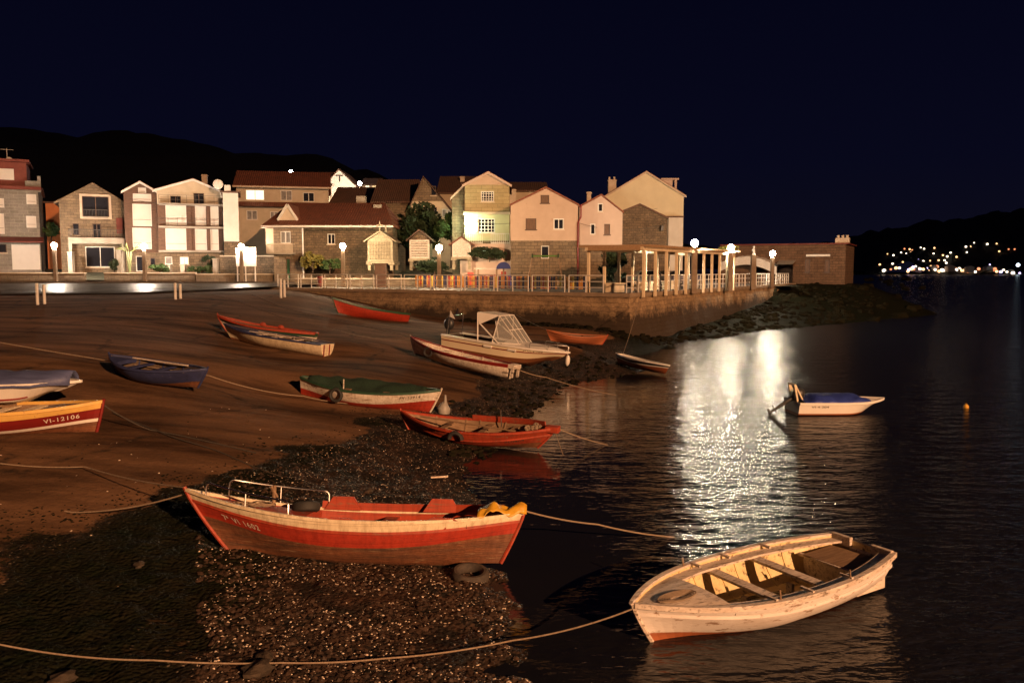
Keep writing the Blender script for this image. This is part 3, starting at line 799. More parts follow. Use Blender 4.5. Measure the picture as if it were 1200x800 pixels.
# stern locker with its lid askew
x0 = h.pt(.015, 1).x; mb = MB()
mb.b2(x0+.02, x0+.62, -.50, .42, .12, .46); mb.build('stern_locker', m_greywood, b2, bevel=.01)
mb = MB(); mb.box((x0+.36, -.02, .482), (.66, .84, .03), rz=R(5)); mb.build('locker_lid', m_wood, b2, bevel=.006)
mb = MB(); mb.box((x0+.69, 0, .47), (.05, 1.04, .035)); mb.build('thwart', m_greywood, b2)
mb = MB(); zt = h.sheer(0)
mb.b2(x0-.045, x0+.02, -.50, -.17, zt-.1, zt+.05); mb.b2(x0-.045, x0+.02, .17, .50, zt-.1, zt+.05); mb.b2(x0-.045, x0+.02, -.17, .17, zt-.2, zt-.09)
mb.build('transom_cap', m_greywood, b2, bevel=.01)
for sgn in (1, -1):
    for t in (.30, .48, .62):
        x = h.pt(t, 1).x; y = sgn*(h.pt(t, 1).y-.09); mb = MB(); mb.box((x, y, h.sheer(t)+.035), (.035,.20,.03)); mb.build('deck_cleat', m_greywood, b2)
for t, sgn in ((.66, -1), (.30, 1), (.60, 1)):
    p = h.pt(t, 1, sgn); mb = MB(); mb.tube([p+Vector((0,-sgn*.02,0)), p+Vector((.02,-sgn*.02,.15))], .012, 6); mb.build('thole_pin', m_wood, b2)
mb = MB()
for k in range(6):
    c = Vector((h.pt(.86,1).x, .12, h.sheer(.86)+.03)); rr = .06+.02*k
    mb.tube([c+Vector((math.cos(a)*rr*1.8, math.sin(a)*rr*.8, .004*k)) for a in [i*.5 for i in range(14)]], .01, 5)
mb.build('coiled_rope', m_rope, b2)

# --- 3 red-orange double-ender
bow, stern = (652,501,.62), (470,481,.80)
L = blen(bow, stern)
h = Hull(L, 1.30, .50, sb=.12, ss=.26, kb=.06, ks=.07, rb=.50, rs=.30, tw=0, pb=2.6, ps=1.8, floor=.14)
b3 = place_boat('rowing_boat', bow, stern, h, R(5), 'all red-orange double-ended boat with a half tyre on its side, aground at the water edge', 'boat', GB)
hull_mesh(h, [(.30, 0), (.94, 1), (1.0, 1)], 2, None).build('hull', [m_bottom, m_orange, m_wood], b3, smooth=True)
gunwale(h, b3, m_orange); rubrail(h, b3, m_orange, .66); stem(h, b3, m_orange, True, .03, .03); stem(h, b3, m_orange, False, .03, .06)
for t in (.3, .55, .72): thwart_mb(h, t, .8, .16).build('thwart', m_wood, b3)
ribs(h, b3, m_wood, (.2,.38,.47,.64), .2)
mb = MB(); mb.box((h.pt(.97,1).x+.03, 0, h.sheer(.97)-.03), (.34,.22,.15)); mb.build('bow_block', m_orange, b3, bevel=.01)
mb = MB()
for i in range(16):
    ta, tb = .42+.5*i/16, .42+.5*(i+1)/16; a, b = h.pt(ta,1,1), h.pt(tb,1,1); mb.bar(a+Vector((0,-.05,.06)), b+Vector((0,-.05,.06)), .03, .13)
mb.build('washboard', m_orange, b3)
mb = MB(); x = h.pt(.62,1).x; mb.tube([(x,.45,.4),(x,.45,.85)], .015, 6); mb.build('thole_pin', m_chrome, b3)
mb = MB(); mb.tube([(h.pt(.14,1).x,-.06,h.sheer(.14)+.04),(h.pt(.75,1).x,-.2,h.sheer(.75)*.95)], .02, 7); mb.build('oar', m_wood, b3)
x = h.pt(.43, 1).x; y = -h.pt(.43, .8).y-.05; mb = MB(); mb.torus((0,0,0), .17, .055, nu=20, arc=math.pi)
o = mb.build('tyre_fender', m_rubber, b3, smooth=True, loc=(x, y, h.sheer(.43)*.62)); o.rotation_euler = (R(90), 0, 0)
mb = MB(); c = h.pt(.87, 1); random.seed(5)
for k in range(6): mb.sphere((c.x+random.uniform(-.18,.12), random.uniform(-.1,.15), c.z-.02+random.uniform(-.02,.06)), random.uniform(.05,.09), 8, 6, 0, jit=.6)
mb.build('net_pile', m_rope, b3)
text_on(h, 'SONIA', .735, .86, .58, .135, m_letterd, b3, -1, 'painted_name', 1.2)

# --- 4 white over red boat with a green net
bow, stern = (517,457,1.03), (353,441,1.33)
L = blen(bow, stern)
h = Hull(L, 1.45, .60, sb=.14, ss=.14, kb=.05, ks=0, rb=.30, rs=.02, tw=.12, pb=2.3, ps=1.9, floor=.14)
b4 = place_boat('rowing_boat', bow, stern, h, R(3), 'white over red wooden boat filled with a green fishing net, tyre hung on its side', 'boat', GB)
hull_mesh(h, [(.50, 0), (.56, 0), (1.0, 1)], 2, None).build('hull', [m_red, m_white, m_darkin], b4, smooth=True)
gunwale(h, b4, m_green); stem(h, b4, m_white)
for t in (.35, .62): thwart_mb(h, t, .82, .18).build('thwart', m_wood, b4)
mb = MB(); N = 26; cs = []
for i in range(N+1):
    for j in range(13):
        u = i/N; v = j/12; t = .04+.84*u; p = h.pt(t, 1, 1); y = p.y*(1.06-v*1.15)
        edge = min(1, v*5)*min(1, (1-v)*2.5)*min(1, u*8, (1-u)*8)
        cs.append((p.x, y, h.sheer(t)*(.98-.35*v)+edge*(.10+.16*noise.noise(Vector((p.x*2.4, y*3, 2))))+.02))
mb.add(cs, [(i*13+j, (i+1)*13+j, (i+1)*13+j+1, i*13+j+1) for i in range(N) for j in range(12)])
o = mb.build('fishing_net', m_net, None, smooth=True); o.matrix_world = Matrix.LocRotScale(b4.location, b4.rotation_euler, None)
md = o.modifiers.new('thickness', 'SOLIDIFY'); md.thickness = .05; tag(o, 'dark green fishing net heaped inside the white over red boat', 'net')
tyre(b4, 'tyre_fender', .17, .05, (h.pt(.32,1).x, -h.pt(.32,.85).y-.05, h.sheer(.32)*.72), (R(84), 0, R(-4)))
text_on(h, 'FV-13914', .755, .885, .80, .12, m_letterd, b4, -1, space=1.2)
text_on(h, 'VIGO', .10, .155, .85, .08, m_letterd, b4, -1, 'painted_name')
mb = MB(); x = h.pt(.31,1).x; mb.tube([(x,0,.4),(x,0,.78)], .02, 6); mb.build('thole_pin', m_white, b4)

# --- 5 white boat with brown rim
bow, stern = (481,394,1.86), (600,427,1.02)
L = blen(bow, stern)
h = Hull(L, 1.35, .52, sb=.24, ss=.05, kb=.08, ks=0, rb=.35, rs=.04, tw=.42, pb=2.1, ps=2.0, floor=.12)
b5 = place_boat('rowing_boat', bow, stern, h, R(3), 'white boat with red-brown rim and a tyre on its side, before the speedboat', 'boat', GB)
hull_mesh(h, [(.1, 0), (.86, 1), (1.0, 2)], 3, None).build('hull', [m_green, m_white, m_dkred, m_white], b5, smooth=True)
gunwale(h, b5, m_dkred); stem(h, b5, m_white)
for t in (.25, .45, .66): thwart_mb(h, t, .8, .2).build('thwart', m_greywood, b5)
deck_mb(h, .84, .985).build('foredeck', m_greywood, b5); ribs(h, b5, m_greywood, (.35,.55,.75))
tyre(b5, 'tyre_fender', .16, .045, (h.pt(.72,1).x, h.pt(.72,.8).y+.05, h.sheer(.72)*.68), (R(84), 0, R(14)))
mb = MB(); x = h.pt(0,1).x; z = h.sheer(0)
mb.b2(x-.25, x, -.26, .26, z-.12, z+.03); mb.b2(x-.22, x-.14, -.24, -.16, z-.45, z-.12); mb.b2(x-.22, x-.14, .16, .24, z-.45, z-.12); mb.build('motor_bracket', m_white, b5)

# --- 6 speedboat
bow, stern = (668,413,1.12), (530,391,1.68)
L = blen(bow, stern)
h = Hull(L, 1.95, .86, sb=.02, ss=.0, kb=.42, ks=0, rb=.75, rs=.0, tw=.9, pb=2.5, ps=2, hardchine=1, floor=.2)
b6 = place_boat('speedboat', bow, stern, h, R(-1), 'cream and brown speedboat with a pale canopy and windscreen, aground on the sand', 'boat', GB)
m_brownhull = pm('brown_hull', (.20,.075,.030), (.15,.055,.025), 2, .4, .1)
hull_mesh(h, [(.54, 0), (.60, 1), (1.0, 1)], 2, None).build('hull', [m_brownhull, m_creamc, m_darkin], b6, smooth=True)
gunwale(h, b6, m_whitec, out=.03, inn=.12, up=.03, dn=.04)
rubrail(h, b6, m_dkred, .82, w=.008)
deck_mb(h, .52, .99, drop=.0, camber=.14, inset=.02).build('foredeck', m_whitec, b6, smooth=True)
merge(swept(h, 0, .52, 1, .0, .30, .015, .02, 1), swept(h, 0, .52, 1, .0, .30, .015, .02, -1)).build('side_deck', m_whitec, b6)
m_glass = pm('windscreen_glass', (.5,.5,.5), (.45,.45,.45), 3, .1, 0)
g_m, g_nt, g_b = nodes_of('clear_screen'); inp(g_b, 'Base Color', rgba((.6,.62,.6))); inp(g_b, 'Roughness', .12); inp(g_b, 'Alpha', .35); inp(g_b, 'Specular IOR Level', .7)
zd = .88
xf = h.pt(.64,1).x; xt = h.pt(.44,1).x; xr = h.pt(.30,1).x; top = zd+1.15
ws = empty('windscreen', (0,0,0)); ws.parent = b6
A_, B_ = Vector((xf, .55, zd+.08)), Vector((xf, -.55, zd+.08)); C_, D_ = Vector((xt+.12, -.62, top)), Vector((xt+.12, .62, top))
E_, F_ = Vector((xt+.02, -.86, zd+.02)), Vector((xt+.02, .86, zd+.02))
mb = MB(); mb.add([A_, B_, C_, D_], [(0,1,2,3)]); mb.add([B_, E_, C_], [(0,1,2)]); mb.add([A_, F_, D_], [(0,1,2)]); mb.build('screen_pane', g_m, ws, fix=False)
mb = MB()
for a, b in ((A_,B_),(B_,C_),(C_,D_),(D_,A_),(B_,E_),(A_,F_),(E_,C_),(F_,D_)): mb.bar(a, b, .03)
for f in (.33, .66): mb.bar(A_.lerp(B_, f), D_.lerp(C_, f), .025)
mb.bar(A_.lerp(D_, .5), B_.lerp(C_, .5), .025)
mb.build('screen_frame', m_whitec, ws)
G_, H_ = Vector((xr-.10, -.70, top+.02)), Vector((xr-.10, .70, top+.02))
mb = MB(); mb.add([C_, D_, H_, G_], [(0,1,2,3)])
K1, K2 = Vector((xr+.06, -.76, top-.48)), Vector((xr+.06, .76, top-.48)); mb.add([C_, G_, K1], [(0,1,2)]); mb.add([D_, H_, K2], [(0,1,2)])
o = mb.build('canopy', m_whitec, b6); md = o.modifiers.new('thickness', 'SOLIDIFY'); md.thickness = .02
mb = MB()
for s_ in (-1, 1):
    mb.tube([(xr-.10, s_*.70, top), (xr+.12, s_*.86, zd)], .03, 6); mb.tube([(xr+.12, s_*.75, top-.46), (xt+.35, s_*.88, zd)], .03, 6)
mb.build('canopy_frame', m_whitec, b6)
rail(h, b6, .74, .985, -1, .26, 2, .016); rail(h, b6, .74, .985, 1, .26, 2, .016)
for t in (.42, .62):
    p = h.pt(t, .86, -1); mb = MB(); mb.box((p.x, p.y-.03, p.z), (.42,.05,.10)); mb.build('fender_strip', m_whitec, b6, bevel=.02)
p = h.pt(.985, .9, -1); mb = MB(); mb.sphere((p.x+.12, p.y-.05, p.z-.28), .10, 12, 10, 0, sz=2.3); mb.tube([(p.x+.12,p.y-.05,p.z-.06),(p.x,p.y,p.z+.12)], .012, 5); mb.build('fender', m_whitec, b6, smooth=True)
text_on(h, '7ª VI-4-102', .70, .84, .88, .08, m_letterd, b6, -1)
x = h.pt(0,1).x
om = empty('outboard_motor', (x-.22, 0, .9)); om.parent = b6
mb = MB(); mb.sphere((0,0,.38), .22, 14, 10, 0, sz=1.3, sx=1.15, sy=.8); mb.build('cowling', m_black, om, smooth=True)
mb = MB(); mb.tube([(0,0,.2),(-.05,0,-.5)], [.09,.06], 8); mb.build('shaft', m_black, om)
mb = MB(); mb.tube([(x+.12,.6,.85),(x+.12,.6,1.75)], .022, 6); mb.tube([(x+.12,-.6,.85),(x+.18,-.6,1.75)], .022, 6); mb.tube([(x+.12,.6,1.72),(x+.18,-.6,1.72)], .022, 6)
mb.tube([(x+.12,0,1.7),(x+.05,.2,2.0)], .02, 5); mb.build('stern_arch', m_chrome, b6)
mb = MB(); mb.add([(x+.2,-.6,1.95),(x+.5,-.62,1.6),(x+.18,-.6,1.68)], [(0,1,2)]); o = mb.build('pennant', m_whitec, b6); md = o.modifiers.new('thickness', 'SOLIDIFY'); md.thickness = .01

# --- 7 twin boats
bow, stern = (262,379,2.33), (384,403,1.68)
L = blen(bow, stern)
h = Hull(L, 1.35, .52, sb=.16, ss=.0, kb=.10, ks=0, rb=.45, rs=.0, tw=.62, pb=2.0, ps=2, floor=.14, hardchine=0)
b7 = place_boat('rowing_boat', bow, stern, h, R(2), 'cream boat with worn blue rim and square stern, nearer of the side-by-side pair', 'boat', GB)
hull_mesh(h, [(.14, 0), (1.0, 1)], 2, None).build('hull', [m_bottom, m_cream, m_darkin], b7, smooth=True)
gunwale(h, b7, m_blue, t0=.0, t1=1, inn=.03)
deck_mb(h, .72, .985).build('foredeck', m_blue, b7); deck_mb(h, .01, .16, camber=.01).build('aft_deck', m_blue, b7)
for t in (.32, .5, .64): thwart_mb(h, t, .85, .16).build('thwart', m_greywood, b7)
ribs(h, b7, m_greywood, (.22,.4,.57))
merge(swept(h, .16, .72, .97, .0, .12, .0, .02, 1), swept(h, .16, .72, .97, .0, .12, .0, .02, -1)).build('side_deck', m_greywood, b7)
x = h.pt(0,1).x; mb = MB()
for y in (-.12, .22): mb.b2(x-.03, x+.0, y-.02, y+.02, .02, .5)
mb.build('transom_batten', m_dkred, b7)
mb = MB(); mb.bar((h.pt(.35,1).x,-.1,h.sheer(.3)*.98),(h.pt(.75,1).x,.1,h.sheer(.7)*1.0), .05, .03); mb.build('oar', m_greywood, b7)
bow, stern = (255,370,2.55), (371,391,1.85)
L = blen(bow, stern)
h = Hull(L, 1.25, .48, sb=.22, ss=.04, kb=.08, ks=0, rb=.5, rs=.05, tw=.3, pb=2.0, ps=2, floor=.14)
b7b = place_boat('rowing_boat', bow, stern, h, R(2), 'green and white boat with orange rim, farther of the pair lying side by side', 'boat', GB)
hull_mesh(h, [(.45, 0), (.72, 0), (1.0, 1)], 2, None).build('hull', [m_white, m_green, m_darkin], b7b, smooth=True)
gunwale(h, b7b, m_orange, up=.05, out=.03); stem(h, b7b, m_orange, True, .03, .12)
for t in (.42, .6):
    p = h.pt(t,1,-1); mb = MB(); mb.sphere((p.x, p.y+.03, p.z+.05), .15, 10, 6, 0, sz=.7, sy=.5); mb.build('rowlock_block', m_orange, b7b)
for t in (.35, .55): thwart_mb(h, t, .8, .18).build('thwart', m_wood, b7b)

# --- 8 red boat with green inside near the quay wall
bow, stern = (390,349,2.95), (477,368,1.86)
L = blen(bow, stern)
h = Hull(L, 1.5, .58, sb=.34, ss=.06, kb=.10, ks=0, rb=.45, rs=.03, tw=.45, pb=2.1, ps=2, floor=.12)
b8 = place_boat('rowing_boat', bow, stern, h, R(2), 'dark red boat with green rim lying close under the stone quay wall', 'boat', GB)
hull_mesh(h, [(.05, 0), (1.0, 1)], 2, None).build('hull', [m_bottom, m_red, m_green], b8, smooth=True)
gunwale(h, b8, m_green, up=.05, dn=.07, out=.03); stem(h, b8, m_green); 
for t in (.3, .55): thwart_mb(h, t, .85, .2).build('thwart', m_green, b8)
deck_mb(h, .8, .985).build('foredeck', m_green, b8)

# --- 9 blue boat
bow, stern = (243,432,1.93), (128,415,2.20)
L = blen(bow, stern)
h = Hull(L, 1.35, .48, sb=.12, ss=.16, kb=.06, ks=.04, rb=.3, rs=.3, tw=0, pb=2.2, ps=2.2, floor=.1)
b9 = place_boat('rowing_boat', bow, stern, h, R(2), 'small dark blue open boat alone on the ramp at the left', 'boat', GB)
hull_mesh(h, [(.35, 0), (1.0, 1)], 2, None).build('hull', [m_bottom, m_blue, m_darkin], b9, smooth=True)
gunwale(h, b9, m_blue); stem(h, b9, m_blue); stem(h, b9, m_blue, False)
for t in (.3, .52, .72): thwart_mb(h, t, .82, .17).build('thwart', m_blue, b9)
ribs(h, b9, m_blue, (.2,.4,.62)); deck_mb(h, .03, .18).build('aft_deck', m_blue, b9)
mb = MB(); mb.bar((h.pt(.15,1).x,.35,h.sheer(.2)+.02),(h.pt(.7,1).x,.42,h.sheer(.6)+.03), .05, .03); mb.build('oar', m_greywood, b9)

# --- 10 red and yellow boat cut by the left edge + tarp covered dinghy
bow = (121,470,1.68); stern = Vector((-13.3,17.6,1.62))
L = blen(bow, stern)
h = Hull(L, 1.6, .60, sb=.14, ss=.1, kb=.03, ks=.04, rb=.18, rs=.3, tw=.0, pb=2.4, ps=2.2, floor=.3)
b10 = place_boat('rowing_boat', bow, stern, h, R(0), 'dark red boat with yellow rim and white registration number, cut off by the left edge', 'boat', GB)
hull_mesh(h, [(.40, 0), (.50, 1), (.80, 2), (1.0, 3)], 4, None).build('hull', [m_bottom, m_whitec, m_dkred, m_yellowrim, m_wood], b10, smooth=True)
gunwale(h, b10, m_yellowrim, up=.03); stem(h, b10, m_dkred, True, .035, .05)
deck_mb(h, .74, .985, drop=.03).build('foredeck', m_wood, b10)
for t in (.3, .5, .64): thwart_mb(h, t, .9, .2).build('thwart', m_cream, b10)
text_on(h, 'VI-12106', .77, .915, .66, .13, m_letterw, b10, -1, space=1.2)
bow = (96,446,2.03); stern = Vector((-13.9,18.75,2.02))
L = blen(bow, stern)
h = Hull(L, 1.35, .50, sb=.04, ss=.0, kb=.30, ks=.0, rb=.55, rs=.0, tw=.8, pb=3.2, ps=2.2, floor=.14, hardchine=1)
b11 = place_boat('dinghy', bow, stern, h, R(0), 'white dinghy under a striped blue tarp, behind the dark red and yellow boat', 'boat', GB)
hull_mesh(h, [(.2, 0), (1.0, 0)], 0, None).build('hull', [m_whitec], b11, smooth=True)
rubrail(h, b11, m_dkred, .42, t1=.8, w=.012); gunwale(h, b11, m_whitec)
mb = MB(); N = 24; cs = []
for i in range(N+1):
    for j in range(17):
        t = .0+.96*i/N; u = -1+j/8; p = h.pt(t, 1); yy = u*(p.y+.05)
        cs.append((p.x, yy, p.z+.05+.20*(1-abs(u)**1.6)+.012*math.sin(p.x*9)-(.11 if abs(u) > .99 else 0)+.02*noise.noise(Vector((p.x*3, yy*4, 0)))))
mb.add(cs, [(i*17+j, (i+1)*17+j, (i+1)*17+j+1, i*17+j+1) for i in range(N) for j in range(16)])
o = mb.build('boat_cover', m_greytarp, None, smooth=True); o.matrix_world = Matrix.LocRotScale(b11.location, b11.rotation_euler, None)
md = o.modifiers.new('thickness', 'SOLIDIFY'); md.thickness = .012; tag(o, 'striped blue-grey tarp stretched over the white dinghy at the left edge', 'boat cover')
# stand under it
g = Vector(b11.location)
for dx in (-1.2, .6):
    mb = MB(); z0 = gz(g.x+dx, g.y)-.05; mb.b2(g.x+dx-.08, g.x+dx+.08, g.y-.5, g.y+.5, z0, g.z+.03)
    o = mb.build('boat_chock', m_wood); tag(o, ('left' if dx < 0 else 'right')+' wooden block carrying the tarp covered white dinghy', 'wooden block')

# --- 11 brown boat by the wall, 12 small striped boat
bow, stern = (712,393,1.28), (640,386,1.62)
L = blen(bow, stern)
h = Hull(L, 1.15, .42, sb=.12, ss=.16, kb=.05, ks=.05, rb=.25, rs=.3, tw=0, floor=.1)
b12 = place_boat('rowing_boat', bow, stern, h, R(3), 'small brown wooden boat on the sand, right of the speedboat', 'boat', GB)
hull_mesh(h, [(1.0, 0)], 1, None).build('hull', [m_bottom2, m_darkin], b12, smooth=True); gunwale(h, b12, m_bottom2); stem(h, b12, m_orange)
for t in (.4, .65): thwart_mb(h, t, .85, .16).build('thwart', m_wood, b12)
bow, stern = (785,428,.47), (725,414,.68)
L = blen(bow, stern)
h = Hull(L, 1.1, .42, sb=.03, ss=.06, kb=.05, ks=.0, rb=.2, rs=.1, tw=.35, floor=.1)
b13 = place_boat('rowing_boat', bow, stern, h, R(-9), 'small white boat with a dark stripe at the water edge near the quay corner', 'boat', GB)
hull_mesh(h, [(.64, 0), (.74, 1), (.86, 2), (.88, 1), (1.0, 1)], 1, None).build('hull', [m_bottom2, m_whitec, m_black], b13, smooth=True); gunwale(h, b13, m_whitec)
deck_mb(h, .55, .985).build('foredeck', m_whitec, b13)
for t in (.25, .45): thwart_mb(h, t, .85, .16).build('thwart', m_whitec, b13)

# --- 13 motor dinghy with blue cover
bow, stern = (1036,465,.48), (928,468,.44)
L = blen(bow, stern)
h = Hull(L, 1.35, .46, sb=.06, ss=.0, kb=.26, ks=0, rb=.5, rs=0, tw=.88, pb=2.6, floor=.1, hardchine=1)
b14 = place_boat('motor_dinghy', bow, stern, h, R(0), 'white motor dinghy with royal blue cover and raised outboard, afloat in open water', 'boat', GB)
b14.location.z = -.06
hull_mesh(h, [(.42, 0), (1.0, 1)], 1, None).build('hull', [m_bottom2, m_whitec], b14, smooth=True); gunwale(h, b14, m_whitec, out=.03, up=.02, dn=.05)
deck_mb(h, .70, .99, camber=.08).build('foredeck', m_whitec, b14)
text_on(h, 'VI-4-204', .12, .30, .80, .08, m_letterd, b14, -1)
mb = MB(); N = 24; cs = []
for i in range(N+1):
    for j in range(15):
        t = .05+.72*i/N; u = -1+j/7; p = h.pt(t, 1); yy = u*(p.y+.03)
        cs.append((p.x, yy, p.z+.045+.17*(1-abs(u)**2)*min(1, i/5, (N-i)/4)+(.05*noise.noise(Vector((p.x*3, yy*4, 5))) if abs(u) < .9 else -.05)))
mb.add(cs, [(i*15+j, (i+1)*15+j, (i+1)*15+j+1, i*15+j+1) for i in range(N) for j in range(14)])
o = mb.build('boat_cover', m_bluetarp, None, smooth=True); o.matrix_world = Matrix.LocRotScale(b14.location, b14.rotation_euler, None)
md = o.modifiers.new('thickness', 'SOLIDIFY'); md.thickness = .012; tag(o, 'royal blue cover over the motor dinghy in open water', 'boat cover')
x = h.pt(0,1).x; om = empty('outboard_motor', (x-.05, 0, .5)); om.parent = b14; om.rotation_euler = (0, R(58), 0)
mb = MB(); mb.sphere((0,0,.30), .17, 14, 10, 0, sz=1.35, sx=1.1, sy=.8); mb.build('cowling', m_black, om, smooth=True)
mb = MB(); mb.tube([(0,0,.16),(0,0,-.75)], [.075,.045], 8); mb.b2(-.16,.1,-.02,.02,-.62,-.58); mb.sphere((-.02,0,-.78), .06, 8, 6, 0, sx=2.2); mb.build('shaft', m_black, om)
mb = MB()
for k in range(3):
    a = k*2.094; mb.bar((.13,0,-.78), (.13, .13*math.cos(a), -.78+.13*math.sin(a)), .08, .012)
mb.build('propeller', m_chrome, om)
mb = MB()
for s_ in (-.22, .22): mb.bar((x+.10, s_, .42), (x-.02, s_, .98), .05); mb.bar((x+.30, s_, .42), (x+.0, s_, .98), .04)
mb.bar((x-.02,-.25,.98), (x-.02,.25,.98), .05); mb.build('motor_frame', m_cream, b14)

# buoy, loose tyre, lantern-like bottle on the sand
mb = MB(); mb.sphere((0,0,.04), .085, 14, 10); mb.tube([(0,0,.10),(0,0,.16)], .015, 6)
p = P(1132,478,0); o = mb.build('mooring_buoy', pm('yellow_float', (.75,.42,.05), (.6,.3,.03), 5, .4, .1), smooth=True, loc=p); tag(o, 'small yellow mooring buoy floating alone at the far right', 'buoy')
mb = MB(); mb.torus((0,0,0), .22, .065, nu=30, nv=10)
p = P(551,676,.05); o = mb.build('tyre', pm('muddy_rubber', (.075,.055,.04), (.03,.024,.02), 8, .8, .5), smooth=True, loc=(p.x, p.y, gz(p.x,p.y)+.02)); o.rotation_euler = (R(7),R(3),0); tag(o, 'old muddy tyre half sunk in the gravel below the large red boat', 'tyre')
mb = MB(); mb.tube([(0,0,0),(0,0,.22),(.02,0,.34),(.05,0,.42),(.05,0,.62)], [.17,.2,.12,.05,.03], 12); p = P(520,487,.35); p = P(520,487,gz(p.x,p.y))
o = mb.build('float_can', pm('grey_plastic', (.35,.33,.30), (.2,.18,.16), 6, .5, .2), smooth=True, loc=p); tag(o, 'grey plastic can standing on the sand between the two red boats', 'can')
mb = MB(); mb.bar((0,0,0),(.36,0,.02), .04, .03); p = P(505,559,.12); p = P(505,559,gz(p.x,p.y)+.06)
o = mb.build('driftwood', m_shell, loc=p); tag(o, 'short pale stick on the gravel behind the large red boat', 'stick')

# ------------------------------------------------------------------ mooring ropes
def rope(pts, sag, label, r=.012, mat=None, n=14, follow=False):
    mb = MB(); out = []
    pts = [Vector(p) for p in pts]
    for i in range(len(pts)-1):
        a, b = pts[i], pts[i+1]; s = sag[i] if isinstance(sag, (list, tuple)) else sag
        for k in range(n if i < len(pts)-2 else n+1):
            f = k/n; q = a.lerp(b, f); q.z -= s*4*f*(1-f)
            g_ = gz(q.x, q.y)
            if follow: q.z = g_+.02; q.x += .1*noise.noise(q*.8); q.y += .1*noise.noise(q*.8+Vector((5,0,0)))
            q.z = max(q.z, g_+.015 if g_ > 0 else -.05)
            out.append(q)
    mb.tube(out, r, 6, caps=True); o = mb.build('mooring_rope', mat or m_rope, smooth=True)
    tag(o, label, 'rope', 'mooring ropes'); return o
def G(px, py):
    d_ = ray(px, py); c_ = Vector((0, 0, CAM_Z)); t = 6.0
    while t < 140:
        q = c_+d_*t
        if q.z <= max(0, gz(q.x, q.y)): break
        t += .15
    return c_+d_*t
rope([PY(-60,390,24), PY(245,440,22.5), PY(356,464,24.1), G(470,482)+Vector((0,0,.3))], [.05,.1,.15], 'long pale rope crossing in front of the small dark blue boat', .014)
rope([G(208,338)+Vector((0,0,.6)), P(481,394,1.9)], .1, 'thin rope from the middle bollard pair to the white boat with brown rim', .016)
rope([G(212,343)+Vector((0,0,.3)), PY(400,388,36), P(481,398,1.6)], .12, 'lower thin rope running beside the upper one to the white boat with brown rim', .012)
rope([P(603,431,1.0), P(640,442,.55), P(722,463,.0)], .05, 'rope from the stern of the white boat with brown rim down to the water', .016)
rope([P(652,501,.62), P(712,521,.0)], .04, 'rope from the right tip of the red-orange boat into the water', .014)
rope([P(650,503,.5), P(660,533,.0)], .02, 'short rope hanging from the right tip of the red-orange boat', .010)
rope([P(614,598,.9), P(700,614,.45), P(790,629,.0)], .03, 'taut rope from the stern of the large red boat into the water', .013)
rope([P(741,713,.47), P(600,750,.12), P(450,771,.2), P(330,776,.25), P(180,773,.35), P(-30,748,.6)], [.05,.03,.02,.02,.06], 'long low rope from the bow of the white open boat to the lower left corner', .010)
rope([P(217,571,1.1), G(100,556)+Vector((0,0,.15)), G(-20,546)+Vector((0,0,.1))], .05, 'rope from the bow of the large red boat to the left edge', .012)
rope([P(215,579,1.05), G(76,600)], .08, 'slack rope from the bow of the large red boat down to the weed', .012)
rope([P(121,474,1.6), G(180,505), G(300,532)], .05, 'dark rope lying on the sand ahead of the dark red and yellow boat', .014, m_ropedark)
rope([G(130,486), G(200,512), G(330,560)], .02, 'second dark rope trailing over the sand to the weed line', .012, m_ropedark, follow=True)
rope([G(470,585)-Vector((0,0,0)), P(575,390,1.0)], 0, 'x', .001) if False else None
rope([QC+Vector((.9,1.2,.02)), P(730,415,.6)], .15, 'rope hanging from the quay corner down to the striped boat', .012)
rope([P(583,355,2.2), P(640,386,1.6)], .1, 'thin line from the quay wall to the small brown boat', .010)
# ------------------------------------------------------------------ quay, promenade, road, village ground
m_quay = masonry('quay_stone', (.46,.32,.19), (.34,.23,.14), (.30,.21,.13), .62, .27, .022, .9, .8, .8, .06)
_nt = m_quay.node_tree; _b = _nt.nodes['Principled BSDF']
_g = _nt.nodes.new('ShaderNodeNewGeometry'); _sp = _nt.nodes.new('ShaderNodeSeparateXYZ'); _nt.links.new(_g.outputs['Position'], _sp.inputs[0])
_nz = tex_noise(_nt, _g.outputs['Position'], .7, 6, .7); _nf = tex_noise(_nt, _g.outputs['Position'], 5, 5, .7)
_lv = mathn(_nt, 'ADD', _sp.outputs[2], mathn(_nt, 'ADD', mathn(_nt, 'MULTIPLY', mathn(_nt, 'SUBTRACT', _nz, .5), -2.4), mathn(_nt, 'MULTIPLY', mathn(_nt, 'SUBTRACT', _nf, .5), -.9)))
_tide = ramp(_nt, mathn(_nt, 'MULTIPLY', _lv, .25), .42, .58)
_old = _b.inputs['Base Color'].links[0].from_socket
_nt.links.new(mixrgb(_nt, _tide, (.045,.028,.016), _old), _b.inputs['Base Color'])
m_pave = pm('promenade_paving', (.10,.075,.055), (.06,.045,.035), 3, .8, .4, 20)
m_asph = None
def ordinal(n):
    return ['first','second','third','fourth','fifth','sixth','seventh','eighth','ninth','tenth','eleventh','twelfth','thirteenth','fourteenth','fifteenth','sixteenth','seventeenth','eighteenth','nineteenth','twentieth','twenty-first','twenty-second','twenty-third','twenty-fourth','twenty-fifth','twenty-sixth','twenty-seventh','twenty-eighth'][n]
QL = Vector((-24, 70.5, PZ)); QE = Vector((35.6, 88.2, PZ)); 
